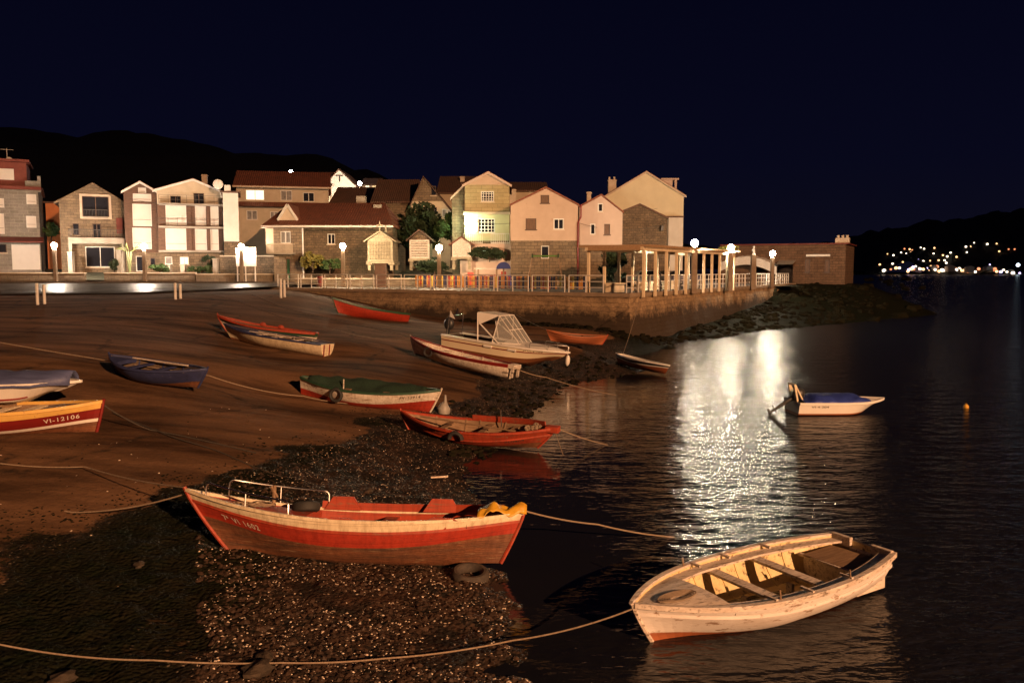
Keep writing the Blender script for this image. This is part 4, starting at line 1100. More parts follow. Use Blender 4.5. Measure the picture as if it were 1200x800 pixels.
def offset_pts(pts, w):
    out = []
    for i, p in enumerate(pts):
        ns = []
        if i > 0: d = (pts[i]-pts[i-1]).normalized(); ns.append(Vector((-d.y, d.x, 0)))
        if i < len(pts)-1: d = (pts[i+1]-pts[i]).normalized(); ns.append(Vector((-d.y, d.x, 0)))
        n = sum(ns, Vector((0,0,0))).normalized(); k = w/max(.3, n.dot(ns[0])); out.append(p+n*k)
    return out
# wall body: subdivided, battered, slightly wavy face
mb = MB()
line = [QA+(QA-QC).normalized()*4, QA, QC, QD]
pts = []
for a, b in zip(line[:-1], line[1:]):
    n = max(2, int((b-a).length/.6))
    for i in range(n): pts.append(a.lerp(b, i/n))
pts.append(line[-1])
backs = offset_pts(pts, .55)
zs = [PZ-.02, PZ-.5, PZ-1.0, PZ-1.5, PZ-2.0, PZ-2.6, PZ-4.0]
rows = []
for j, z in enumerate(zs):
    row = []
    for i, (p, bk) in enumerate(zip(pts, backs)):
        nrm = (p-bk).normalized(); q = p+nrm*(.06*j+.05*noise.noise(Vector((p.x*.8, p.y*.8, z*1.3)))); row.append((q.x, q.y, z))
    rows.append(row)
n = len(pts); vs = [v for r_ in rows for v in r_]+[(b.x, b.y, PZ-.02) for b in backs]+[(b.x, b.y, PZ-4) for b in backs]
L_ = len(zs)
fs = [(j*n+i, (j+1)*n+i, (j+1)*n+i+1, j*n+i+1) for j in range(L_-1) for i in range(n-1)]
fs += [(i, i+1, L_*n+i+1, L_*n+i) for i in range(n-1)]+[(L_*n+i, L_*n+i+1, (L_+1)*n+i+1, (L_+1)*n+i) for i in range(n-1)]
mb.add(vs, fs)
qw = mb.build('quay_wall', m_quay); tag(qw, 'long stone quay wall with weed at its foot, carrying the white railings', 'quay wall')
mb = MB(); cop = offset_pts(pts, -.10); cin = offset_pts(pts, .60)
for i in range(0, n-1, 2):
    k = min(i+2, n-1)
    mb.prism([(cop[i].x, cop[i].y), (cop[k].x, cop[k].y), (cin[k].x, cin[k].y), (cin[i].x, cin[i].y)], 'z', PZ-.16, PZ+.06+.01*math.sin(i))
mb.build('coping', pm('coping_stone', (.33,.24,.16), (.22,.16,.11), 2, .85, .7, 14, bdist=.02), qw)
# promenade sheet
inn = offset_pts([line[0], QA, QC, QD], .5)
mb = MB(); mb.add([inn[0], inn[1], inn[2], inn[3], (QE.x, QE.y, PZ), (38, 108, PZ), (-32, 112, PZ), (-32, 71, PZ)], [tuple(range(8))])
o = mb.build('promenade', m_pave, fix=False); tag(o, kind='structure')
def vz(Y): return 3.13+(.22*S_((Y-52)/26))
# road on the left
def asph():
    m, nt, b = nodes_of('wet_asphalt'); v = objco(nt)
    n = tex_noise(nt, v, .5, 5); f = tex_noise(nt, v, 30, 5, .7)
    nt.links.new(mixrgb(nt, f, (.010,.009,.008), (.026,.021,.017)), b.inputs['Base Color'])
    nt.links.new(ramp(nt, n, .35, .65, (.34,)*3, (.50,)*3), b.inputs['Roughness']); inp(b, 'Specular IOR Level', .05)
    bump(nt, b, f, .35, .012); return m
m_asph = asph()
def strip(name, mat, f_near, f_far, x0, x1, dz, N=170, kind='structure'):
    mb = MB(); vs = []
    for i in range(N+1):
        x = x0+(x1-x0)*i/N
        for j in range(7):
            yn, yf = f_near(x), f_far(x); y = yn+(yf-yn)*j/6; vs.append((x, y, vz(y)+dz))
    mb.add(vs, [(i*7+j, (i+1)*7+j, (i+1)*7+j+1, i*7+j+1) for i in range(N) for j in range(6)])
    o = mb.build(name, mat, fix=False)
    if kind: tag(o, kind=kind)
    return o
def y_gnd(x): return min(83.5, 49.2+max(0, x+33)*.25+max(0, x+24)*2.6)
def y_near(x): return min(76.3, y_gnd(x)+1.2)
strip('village_ground', pm('village_earth', (.16,.12,.085), (.09,.07,.05), 2, .85, .5, 14), y_gnd, lambda x: 84, -140, -12, -.02)
strip('road', m_asph, y_near, lambda x: 76.5, -140, -14.5, .012)
mb = MB()
for i in range(60):
    x = -70+i*1.0
    if x > -15: break
    mb.b2(x, x+.98, 76.5, 76.75, 3.2, 3.50)
o = mb.build('kerb', m_pave); tag(o, kind='structure')
mb = MB(); mb.add([(-140,76.75,3.46),(-14,76.75,3.46),(-14,79.8,3.47),(-140,79.8,3.47)], [(0,1,2,3)]); o = mb.build('pavement', m_pave, fix=False); tag(o, kind='structure')
# ground behind, rising to the hill
mb = MB(); vs = []; N = 40; J = 30
for i in range(N+1):
    x = -160+188*i/N
    for j in range(J+1):
        y = 79.8+170*(j/J)**1.5
        z = 3.6+.75*S_((y-80)/6)+max(0, y-92)*.11*(1 if x < -8 else max(0, 1-(x+8)/26))
        if x > -8: z = min(z, 3.0+max(0, y-85)*.05*(1-S_((x-10)/12)))
        vs.append((x, y, z))
mb.add(vs, [(i*(J+1)+j, (i+1)*(J+1)+j, (i+1)*(J+1)+j+1, i*(J+1)+j+1) for i in range(N) for j in range(J)])
o = mb.build('hillside', pm('dark_earth', (.07,.065,.04), (.04,.045,.025), 1, .9, .5), fix=False, smooth=True); tag(o, kind='structure')

# ------------------------------------------------------------------ hills
m_hill = pm('wooded_hill', (.020,.020,.012), (.011,.013,.008), .05, .95, 1, .3, bdist=3)
def hills(name, prof, Y, z0, Yfront, back, group=None):
    mb = MB(); rows = 14; vs = []
    xs = []
    for k in range(len(prof)-1):
        for i in range(8): xs.append((prof[k][0]+(prof[k+1][0]-prof[k][0])*i/8, prof[k][1]+(prof[k+1][1]-prof[k][1])*i/8))
    xs.append(prof[-1])
    for px, py in xs:
        p = PY(px, py, Y); 
        for j in range(rows+1):
            f = j/rows
            if f <= .7: g = f/.7; y = Yfront+(Y-Yfront)*g; z = z0+(p.z-z0)*S_(g)**.8
            else: g = (f-.7)/.3; y = Y+back*g; z = p.z*(1-.6*g)
            x = p.x*y/Y
            z += .018*Y*noise.noise(Vector((x*.02, y*.02, 1)))*(1 if f < .65 else .15)+ .0022*Y*noise.noise(Vector((x*.15, y*.1, 7)))
            vs.append((x, y, z))
    n = rows+1
    mb.add(vs, [(i*n+j, (i+1)*n+j, (i+1)*n+j+1, i*n+j+1) for i in range(len(xs)-1) for j in range(rows)])
    o = mb.build(name, m_hill, fix=False, smooth=True); tag(o, kind='structure'); return o
hills('hills', [(-700,120),(-300,138),(0,162),(110,167),(190,171),(300,186),(340,197),(390,201),(430,207),(470,228),(560,240),(680,262),(760,282),(860,300),(930,322)], 520, 6, 200, 300)
hills('far_hills', [(880,300),(950,294),(1000,281),(1040,274),(1080,264),(1130,257),(1170,250),(1240,244),(1400,225),(1700,210)], 1500, 0, 900, 600)
mb = MB(); mb.add([(280,895,.6),(2200,895,.6),(2200,1000,1.2),(280,1000,1.2),(280,893,-1),(2200,893,-1)], [(0,1,2,3),(4,5,1,0)]); o = mb.build('far_shore', m_hill, fix=False); tag(o, kind='structure')

# ------------------------------------------------------------------ houses
def clip(poly, a, b, c):
    """keep a*x+b*z<=c"""
    out = []
    for i in range(len(poly)):
        p, q = poly[i], poly[(i+1) % len(poly)]; dp = a*p[0]+b*p[1]-c; dq = a*q[0]+b*q[1]-c
        if dp <= 0: out.append(p)
        if dp*dq < 0:
            t = dp/(dp-dq); out.append((p[0]+(q[0]-p[0])*t, p[1]+(q[1]-p[1])*t))
    return out
m_frame_w = pm('window_frame_white', (.72,.70,.66), (.62,.6,.56), 6, .5, .1)
m_frame_b = pm('window_frame_brown', (.10,.05,.03), (.07,.035,.02), 6, .5, .1)
m_glassd = glassm('window_glass'); m_litw = emis('lit_room', (1,.80,.50), 1.6, 'NONE'); m_lity = emis('lit_room_yellow', (1,.66,.24), .9, 'NONE'); m_litlo = emis('dim_room', (1,.62,.3), .12, 'NONE')
def shutterm(name, c):
    m, nt, b = nodes_of(name); t = nt.nodes.new('ShaderNodeTexCoord'); sp = nt.nodes.new('ShaderNodeSeparateXYZ'); nt.links.new(t.outputs['Object'], sp.inputs[0])
    s = mathn(nt, 'SINE', mathn(nt, 'MULTIPLY', sp.outputs[2], 2*math.pi/.09)); n = tex_noise(nt, t.outputs['Object'], 1.5, 5)
    nt.links.new(mixrgb(nt, n, c, tuple(x*.8 for x in c)), b.inputs['Base Color']); inp(b, 'Roughness', .5); bump(nt, b, s, .5, .02); return m
m_curtain = pm('curtained_glass', (.30,.28,.26), (.12,.11,.10), 2.5, .3, 0)
m_shut = shutterm('roller_shutter', (.72,.66,.60)); m_shutg = shutterm('garage_door', (.76,.73,.70)); m_greendoor = pm('green_door', (.03,.12,.06), (.02,.08,.04), 4, .5, .2)
m_wooddoor = pm('wood_door', (.16,.08,.04), (.09,.045,.025), 5, .6, .3, stretch=(4,4,.6))
m_stucco_p = pm('pink_stucco', (.52,.37,.275), (.45,.32,.235), .8, .85, .25, 12, c3=(.36,.23,.16), th=(.58,.75)); m_stucco_p2 = pm('pale_pink_stucco', (.58,.44,.36), (.50,.38,.31), .8, .85, .25, 12)
m_stucco_y = pm('yellow_stucco', (.76,.68,.48), (.66,.59,.42), .6, .85, .2, 12, c3=(.5,.42,.26), th=(.6,.8)); m_stucco_w = pm('white_stucco', (.72,.68,.62), (.58,.54,.48), .7, .85, .2, 12, c3=(.42,.38,.32), th=(.62,.8))
m_stucco_g = pm('cream_stucco', (.60,.56,.34), (.5,.46,.28), .8, .85, .25, 12); m_stucco_c = pm('beige_stucco', (.56,.46,.33), (.44,.36,.26), .8, .85, .3, 10, c3=(.3,.25,.18), th=(.6,.8))
m_stone = masonry('granite_blocks', (.27,.195,.125), (.185,.135,.09), (.10,.075,.05), .55, .28, .02, .9, .7, .6)
m_stoneg = masonry('grey_granite_blocks', (.27,.245,.22), (.21,.19,.165), (.34,.31,.27), .8, .32, .02, .9, .5, .5)
m_stoned = masonry('old_rubble', (.24,.17,.11), (.16,.115,.08), (.12,.09,.06), .42, .24, .03, .95, .9, .8, .06)
m_stoner = masonry('red_brown_stone', (.20,.115,.07), (.14,.08,.05), (.09,.06,.04), .6, .28, .02, .9, .8, .7)
m_slab = masonry('granite_cladding', (.46,.37,.20), (.38,.30,.16), (.22,.18,.10), 1.0, .34, .018, .85, .4, .35, .003)
m_brick = masonry('brown_brick', (.17,.085,.055), (.12,.06,.04), (.10,.07,.05), .3, .1, .015, .85, .4, .4)
m_redpaint = pm('red_paint', (.17,.033,.02), (.12,.022,.015), 1.5, .7, .2)
m_tx = tiles('tiles_x', (.27,.085,.045), (.14,.055,.035), 0); m_ty = tiles('tiles_y', (.27,.085,.045), (.14,.055,.035), 1)
m_txo = tiles('old_tiles_x', (.17,.09,.06), (.10,.065,.05), 0); m_tyo = tiles('old_tiles_y', (.17,.09,.06), (.10,.065,.05), 1)
m_trim = pm('pale_trim', (.62,.50,.38), (.5,.4,.3), 2, .7, .2)
m_concrete = pm('concrete', (.38,.33,.27), (.27,.23,.19), 1.5, .85, .4, 14)
m_iron = pm('dark_iron', (.03,.028,.026), (.05,.045,.04), 8, .5, .1)
m_railw = pm('white_rail_paint', (.74,.70,.66), (.6,.55,.5), 6, .45, .1)

def window(parent, x0, x1, z0, z1, y, typ, ny=-1):
    """opening in a wall whose outer face is at local y; frame sits in the reveal"""
    w, hgt = x1-x0, z1-z0; dpt = .14
    name = {'garage': 'garage_door', 'door': 'door', 'gdoor': 'door', 'shop': 'door'}.get(typ, 'window')
    fm = m_frame_w if typ in ('white', 'lit', 'shut', 'cross', 'garage', 'lity', 'half', 'wdark', 'shop') else m_frame_b
    mb = MB(); t = .07 if typ not in ('cross', 'half') else .10; yf0, yf1 = y+.05, y+dpt
    mb.b2(x0, x0+t, yf0, yf1, z0, z1); mb.b2(x1-t, x1, yf0, yf1, z0, z1)
    mb.b2(x0+t, x1-t, yf0, yf1, z1-t, z1); mb.b2(x0+t, x1-t, yf0, yf1, z0, z0+t)
    if typ in ('white', 'dark', 'wdark', 'lit', 'half', 'lity') and w > .7: mb.b2((x0+x1)/2-.035, (x0+x1)/2+.035, yf0+.01, yf1-.01, z0+t, z1-t)
    if typ == 'cross':
        for f in (.2,.4,.6,.8): xx = x0+w*f; mb.b2(xx-.03, xx+.03, yf0+.01, yf1-.01, z0+t, z1-t)
        for f in (.25,.5,.75): zz = z0+hgt*f; mb.b2(x0+t, x1-t, yf0+.02, yf1-.02, zz-.025, zz+.025)
    fr = mb.build(name, fm, parent)
    mb = MB(); mb.b2(x0+t*.5, x1-t*.5, y+dpt-.03, y+dpt+.02, z0+t*.5, z1-t*.5)
    pmn = {'shut': m_shut, 'garage': m_shutg, 'door': m_wooddoor, 'gdoor': m_greendoor, 'lit': m_litw, 'lity': m_lity, 'half': m_glassd, 'brown': m_wooddoor}.get(typ, m_glassd)
    mb.build('shutter' if typ in ('shut', 'brown') else ('panel' if typ in ('garage', 'door', 'gdoor') else 'pane'), m_curtain if typ == 'white' else pmn, fr)
    if typ == 'shut':      # lower band of the gallery glazing
        mb = MB(); mb.b2(x0+t, x1-t, y+.03, y+.055, z0+hgt*.30-.03, z0+hgt*.30); mb.build('transom', m_frame_b, fr)
    if typ not in ('garage', 'door', 'gdoor', 'shut', 'shop'):
        mb = MB(); mb.b2(x0-.08, x1+.08, y-.06, y+.05, z0-.09, z0-.002); mb.build('sill', m_trim if typ != 'brown' else m_frame_b, fr)
def house(name, label, Y, xl, xr, eave, apex, zb, depth, ridge='y', apex_px=None, wall=None, zones=None, holes=(), roof=None, over=.35, rot=0, trim=None, cat='house', eave_r=None, roof_over_side=.25, group=None, apexY=None):
    """front wall plane at depth Y between pixel columns; eave/apex are pixel rows"""
    X0, X1 = PY(xl, 300, Y).x, PY(xr, 300, Y).x; xc = (X0+X1)/2
    root = empty(name, (xc, Y, zb), rot, label, cat, group)
    KX = math.cos(rot); W = (X1-X0)/2*KX; ze = PY(600, eave, Y).z-zb; ze2 = PY(600, eave_r, Y).z-zb if eave_r else ze
    ax = (PY(apex_px, 300, Y).x-xc)*KX if apex_px else 0
    if ridge == 'y': za = PY(600, apex, Y).z-zb
    else: za = PY(600, apex, Y+depth/2).z-zb
    if ridge == 'y': poly = [(-W, -1.0), (W, -1.0), (W, ze2), (ax, za), (-W, ze)]
    else: poly = [(-W, -1.0), (W, -1.0), (W, ze), (-W, ze)]
    hs = []
    for (a, b_, c, d, typ) in holes:
        p0, p1 = PY(a, d, Y), PY(c, b_, Y); hs.append(((p0.x-xc)*KX, (p1.x-xc)*KX, p0.z-zb, p1.z-zb, typ))
    zsplit = [PY(600, zz, Y).z-zb for zz, _ in (zones or [])]   # from the top down: (pixel row of lower limit, material)
    mats = [m for _, m in (zones or [])]+[wall]
    xs = sorted(set([-W, W]+[v for h_ in hs for v in h_[:2]])); zz = sorted(set([-1.0, za if ridge == 'y' else ze]+[v for h_ in hs for v in h_[2:4]]+zsplit))
    mb = MB()
    def matz(z):
        for k, zs_ in enumerate(zsplit):
            if z > zs_: return k
        return len(mats)-1
    for i in range(len(xs)-1):
        for j in range(len(zz)-1):
            a, b_, c, d = xs[i], xs[i+1], zz[j], zz[j+1]; cx_, cz_ = (a+b_)/2, (c+d)/2
            if any(h_[0] < cx_ < h_[1] and h_[2] < cz_ < h_[3] for h_ in hs): continue
            q = [(a, c), (b_, c), (b_, d), (a, d)]
            if ridge == 'y':
                # right slope and left slope
                dx, dz = ax-W, za-ze2; q = clip(q, -dz/ (abs(dx)+1e-9)*-1, 1, za+ (dz/(abs(dx)+1e-9))*ax) if False else q
                sr = (za-ze2)/(W-ax); q = clip(q, sr, 1, za+sr*ax); 
                if len(q) >= 3: sl = (za-ze)/(ax+W); q = clip(q, -sl, 1, za-sl*ax)
            if len(q) >= 3: mb.add([(x, 0, z) for x, z in q], [tuple(range(len(q)))], matz(cz_))
    for h_ in hs:   # reveals
        x0, x1, z0, z1, _ = h_; k = matz((z0+z1)/2); d = .16
        mb.add([(x0,0,z0),(x0,d,z0),(x0,d,z1),(x0,0,z1)], [(0,1,2,3)], k); mb.add([(x1,0,z0),(x1,d,z0),(x1,d,z1),(x1,0,z1)], [(0,1,2,3)], k)
        mb.add([(x0,0,z1),(x0,d,z1),(x1,d,z1),(x1,0,z1)], [(0,1,2,3)], k); mb.add([(x0,0,z0),(x0,d,z0),(x1,d,z0),(x1,0,z0)], [(0,1,2,3)], k)
    cuts = sorted([-1.0]+zsplit+[1e9])
    def sidewall(sx, zt, pol):
        # split by zones
        lv = sorted(zsplit)
        for k in range(len(lv)+1):
            lo = lv[k-1] if k > 0 else -1.01; hi = lv[k] if k < len(lv) else 99
            q = clip(clip(pol, 0, -1, -lo), 0, 1, hi)
            if len(q) >= 3: mb.add([(sx, y, z) for y, z in q], [tuple(range(len(q)))], matz((max(lo, -1)+min(hi, zt))/2))
    if ridge == 'y':
        sidewall(-W, ze, [(0,-1),(depth,-1),(depth,ze),(0,ze)]); sidewall(W, ze2, [(0,-1),(depth,-1),(depth,ze2),(0,ze2)])
        mb.add([(x, depth, z) for x, z in poly], [(4,3,2,1,0)], len(mats)-1)
    else:
        g = [(0,-1),(depth,-1),(depth,ze),(depth/2,za),(0,ze)]
        sidewall(-W, ze, g); sidewall(W, ze, g); mb.add([(x, depth, z) for x, z in poly], [(3,2,1,0)], len(mats)-1)
    mb.build('wall', mats, root, fix=False)
    # floor/attic backing so windows do not look through to the sky
    for h_ in hs: window(root, *h_[:4], 0, h_[4])
    # roof
    roof = roof or ('new')
    T = .16; mb = MB()
    if ridge == 'y':
        rm = m_ty if roof == 'new' else m_tyo
        for sx, zz_ in ((-1, ze), (1, ze2)):
            X_ = sx*W; dx = X_-ax; dz = zz_-za; ln = math.hypot(dx, dz); ux, uz = dx/ln, dz/ln
            ex, ez = X_+ux*over, zz_+uz*over
            mb.prism([(ax, za+.02), (ex, ez+.02), (ex, ez+.02+T), (ax, za+.02+T)], 'y', -roof_over_side, depth+.2)
    else:
        rm = m_tx if roof == 'new' else m_txo
        for y0, sy in ((0, -1), (depth, 1)):
            dy = y0-depth/2; dz = ze-za; ln = math.hypot(dy, dz); uy, uz = dy/ln, dz/ln
            ey, ez = y0+uy*over, ze+uz*over
            mb.prism([(depth/2, za+.02), (ey, ez+.02), (ey, ez+.02+T), (depth/2, za+.02+T)], 'x', -W-roof_over_side, W+roof_over_side)
    rf = mb.build('roof', rm, root)
    if trim:
        if ridge == 'y':
            mb = MB()
            for sx, zz_ in ((-1, ze), (1, ze2)):
                X_ = sx*W; dx = X_-ax; dz = zz_-za; ln = math.hypot(dx, dz); ux, uz = dx/ln, dz/ln; ex, ez = X_+ux*over, zz_+uz*over
                mb.prism([(ax, za-.10), (ex, ez-.10), (ex, ez+.13), (ax, za+.13)], 'y', -roof_over_side-.06, -roof_over_side-.003)
            mb.build('bargeboard', trim, root)
        else:
            mb = MB(); dz = ze-za; ln = math.hypot(depth/2, dz); mb.b2(-W-roof_over_side, W+roof_over_side, -over*depth/2/ln-.10, -over*depth/2/ln-.003, ze+dz/ln*over-.06, ze+dz/ln*over+.12); mb.build('gutter', trim, root)
    root['_f'] = 0; del root['_f']
    return dict(root=root, xc=xc, Y=Y, zb=zb, W=W, ze=ze, za=za, ax=ax, depth=depth, roof=rf,
                L=lambda px, py, dy=0: ((PY(px, py, Y+dy).x-xc)*KX, dy, PY(px, py, Y+dy).z-zb))
def chimney(H, px, py0, py1, dy, w=.6, mat=None, pots=0):
    a = H['L'](px, py1, dy); b = H['L'](px, py0, dy); mb = MB()
    mb.b2(a[0]-w/2, a[0]+w/2, dy-w/2, dy+w/2, a[2]-.8, b[2]); mb.b2(a[0]-w/2-.07, a[0]+w/2+.07, dy-w/2-.07, dy+w/2+.07, b[2]-.16, b[2]-.05)
    for k in range(pots): mb.tube([(a[0]-w/3+k*w/1.6, dy, b[2]), (a[0]-w/3+k*w/1.6, dy, b[2]+.35)], .12, 8)
    mb.build('chimney', mat or m_trim, H['roof'])
def balcony(H, x0, y0, x1, y1, proj=.9, slab=None, rail=None, solid=False, ybase=None):
    a = H['L'](x0, y1); b = H['L'](x1, y0); st = slab or m_concrete
    mb = MB(); mb.b2(a[0], b[0], -proj, -.002, a[2]-.14, a[2]); bal = mb.build('balcony', st, H['root'])
    mb = MB(); rl = rail or m_iron
    if solid: mb.b2(a[0], b[0], -proj, -proj+.08, a[2], b[2]); mb.b2(a[0], a[0]+.08, -proj+.08, -.01, a[2], b[2]); mb.b2(b[0]-.08, b[0], -proj+.08, -.01, a[2], b[2])
    else:
        n = max(3, int((b[0]-a[0])/.14))
        for i in range(n+1): xx = a[0]+.03+(b[0]-a[0]-.06)*i/n; mb.bar((xx, -proj+.05, a[2]), (xx, -proj+.05, b[2]), .022)
        mb.bar((a[0], -proj+.05, b[2]), (b[0], -proj+.05, b[2]), .05); mb.bar((a[0]+.03, -proj+.05, b[2]), (a[0]+.03, 0, b[2]), .05); mb.bar((b[0]-.03, -proj+.05, b[2]), (b[0]-.03, 0, b[2]), .05)
    mb.build('railing', rl, bal)

ZB = 4.3
# H1 grey block house cut by the left edge
H = house('stone_house', 'grey granite block house with red top storey and white garage door at left edge', 85, -60, 47, 221, 221, ZB, 10, 'x', wall=m_stoneg, over=.1, rot=R(27),
    holes=[(-14,232,4,243,'shut'),(30,226,41,238,'shut'),(30,252,41,266,'shut'),(-12,250,4,274,'shut'),(14,286,45,316,'garage'),(-20,286,7,296,'dark')])
r0 = H['root']; a = H['L'](-60, 221); b = H['L'](29, 190)
mb = MB(); mb.b2(a[0], b[0], .5, 7, a[2]+.25, b[2]+.2); mb.build('top_storey', m_redpaint, r0)
mb = MB(); mb.b2(a[0]-.2, b[0]+.3, .1, 7.3, b[2]+.2, b[2]+.45); mb.build('top_roof', m_redpaint, r0)
q = H['L'](-6, 210, .5); q2 = H['L'](18, 197, .5); mb = MB(); mb.b2(q[0], q2[0], .42, .497, q[2], q2[2]); mb.build('window', m_shut, r0)
a = H['L'](47, 222); b = H['L'](28, 210); mb = MB(); mb.b2(b[0], a[0], -.12, .02, a[2]-.1, b[2]); mb.b2(a[0]-.3, a[0], -.12, .25, b[2], b[2]+.5)
mb.build('parapet', m_stoneg, r0)
a = H['L'](-60, 221); b = H['L'](47, 216); mb = MB(); mb.b2(a[0], b[0], -.35, -.125, a[2]+.0, b[2]-.1); mb.build('cornice', m_redpaint, r0)
a = H['L'](-60, 283); b = H['L'](50, 277); mb = MB(); mb.prism([(-1.7, a[2]), (-.01, b[2]), (-.01, a[2]-.1), (-1.7, a[2]-.1)], 'x', a[0], b[0]); mb.build('canopy', m_redpaint, r0)
a = H['L'](28, 192, 3); mb = MB(); mb.tube([(a[0]-.2,3,a[2]-.5),(a[0]-.2,3,a[2]+1.6)], .03, 5); mb.tube([(a[0]-.8,3,a[2]+1.5),(a[0]+.4,3,a[2]+1.5)], .02, 5); mb.sphere((a[0],2.8,a[2]+.4), .33, 10, 6, 0, sy=.3); mb.build('antenna', m_railw, r0)

# H2 gabled stone house
H = house('gabled_house', 'stone house with one wide gable, dark balcony window in a pale frame', 86, 73, 148, 237, 216, ZB, 9, 'y', rot=R(24.5), apex_px=112, wall=m_stone, over=.5, trim=m_stone, roof='old',
    holes=[(97,230,127,254,'dark'),(86,262,93,276,'dark'),(109,262,118,279,'dark'),(101,289,134,313,'wdark')])
r0 = H['root']
a = H['L'](97,254); b = H['L'](127,230); mb = MB(); t = .22
mb.b2(a[0]-t, a[0], -.08, .03, a[2]-t, b[2]+t); mb.b2(b[0], b[0]+t, -.08, .03, a[2]-t, b[2]+t); mb.b2(a[0], b[0], -.08, .03, b[2], b[2]+t); mb.b2(a[0], b[0], -.08, .03, a[2]-t, a[2]); mb.build('window_surround', m_trim, r0)
balcony(H, 98, 246, 126, 254, .35); balcony(H, 82, 270, 146, 279, 1.5)
a = H['L'](82, 279); b = H['L'](146, 286); mb = MB(); mb.b2(a[0], b[0], -1.55, -.01, b[2], a[2]-.145); mb.build('balcony_beam', m_concrete, r0)
for px in (84, 144):
    a = H['L'](px, 286); mb = MB(); mb.b2(a[0]-.15, a[0]+.15, -1.5, -1.2, -.6, a[2]-.01); mb.build('pillar', m_concrete, r0)
a = H['L'](140, 263); mb = MB(); mb.b2(a[0]-.3,a[0]+.3,-.2,-.002,a[2]-.9,a[2]+.7); mb.build('awning_panel', m_redpaint, r0)
a = H['L'](126, 310); 
# orange annex behind
H = house('annex', 'narrow orange plastered annex in the gap right of the grey granite house', 95, 56, 76, 238, 238, 5.0, 5, 'x', wall=pm('orange_plaster', (.62,.22,.08), (.5,.16,.06), 1, .8, .2), over=.2, roof='old')
# H3 tower house
H = house('tower_house', 'narrow brown brick house with steep white-edged gable and stacked white shutters', 85.5, 148, 187, 225, 214, ZB, 10, 'y', rot=R(22), apex_px=167, wall=m_stone, zones=[(296, m_brick)], over=.25, trim=m_railw,
    holes=[(162,220,171,226,'shut'),(156,227,177,236,'shut'),(156,239,177,265,'shut'),(156,267,177,292,'shut'),(160,300,170,318,'shop'),(176,302,182,312,'dark')])
# H4 apartments
H = house('apartment_house', 'brown three-storey house with wide low gable, rows of white shutters and open loggia', 86, 187, 262, 224, 211, ZB, 10, 'y', rot=R(20), apex_px=229, wall=m_stone, zones=[(240, m_stucco_c), (294, m_brick)], over=.4, trim=m_railw,
    holes=[(195,241,218,264,'shut'),(229,241,242,264,'shut'),(247,241,256,264,'shut'),(195,268,218,293,'shut'),(229,268,242,293,'shut'),(247,268,256,293,'shut'),
           (194,301,202,310,'white'),(211,301,221,310,'lity'),(227,226,239,239,'dark'),(200,230,212,239,'dark')])
r0 = H['root']
for py in (240, 266.5, 294.5):
    a = H['L'](187, py); b = H['L'](262, py); mb = MB(); mb.b2(a[0], b[0], -.75, -.002, a[2]-.1, a[2]+.08); bl = mb.build('balcony', m_concrete, r0)
    if py < 290:
        mb = MB(); n = 7
        for k in range(2): mb.bar((a[0], -.7, a[2]+.45+.45*k), (b[0], -.7, a[2]+.45+.45*k), .03)
        for k in range(n+1): xx = a[0]+.03+(b[0]-a[0]-.06)*k/n; mb.bar((xx, -.7, a[2]+.08), (xx, -.7, a[2]+.9), .03)
        mb.build('railing', m_iron, bl)
for px in (223.5, 244.5):
    a = H['L'](px, 294); b = H['L'](px, 240); mb = MB(); mb.b2(a[0]-.14, a[0]+.14, -.14, -.003, a[2]+.1, b[2]-.1); mb.build('pilaster', m_brick, r0)
# white side wing
H = house('white_wing', 'tall blank white wall wing between the shuttered apartment house and the two signs', 85, 263, 281, 226, 226, ZB, 6, 'x', rot=R(18), wall=m_stoned, zones=[(283, m_stucco_w)], over=.05, roof='old')
r0 = H['root']; a = H['L'](263, 226); b = H['L'](270, 217); mb = MB(); mb.b2(a[0], b[0], 0, 3, a[2]+.12, b[2]); mb.build('parapet_step', m_stucco_w, r0)
a = H['L'](252, 222); mb = MB(); mb.sphere((a[0]+.3,.2,a[2]+.5), .5, 12, 8, 0, sy=.25); mb.tube([(a[0]+.3,.3,a[2]+.4),(a[0]+.6,.4,a[2]-.8)], .03, 5); mb.build('satellite_dish', m_railw, r0)
# H5 long two-storey house behind
H = house('long_house', 'long beige two-storey house with one brightly lit upper window, behind the red hip roof', 100, 280, 386, 217, 203, 5.2, 9, 'x', rot=R(12), wall=m_stucco_c, over=.9, trim=m_trim, roof='new', roof_over_side=.3,
    holes=[(289,223,310,235,'lit'),(329,223,342,235,'white'),(355,225,368,236,'wdark'),(290,247,302,258,'white'),(317,248,326,258,'white'),(330,262,340,275,'dark')])
a = H['L'](280, 242); b = H['L'](386, 237); mb = MB(); mb.prism([(-1.2, a[2]-.1), (-.01, b[2]), (-.01, a[2]-.1)], 'x', a[0], b[0]); mb.build('porch_roof', m_tx, H['root'])
chimney(H, 249, 207, 215, 3)
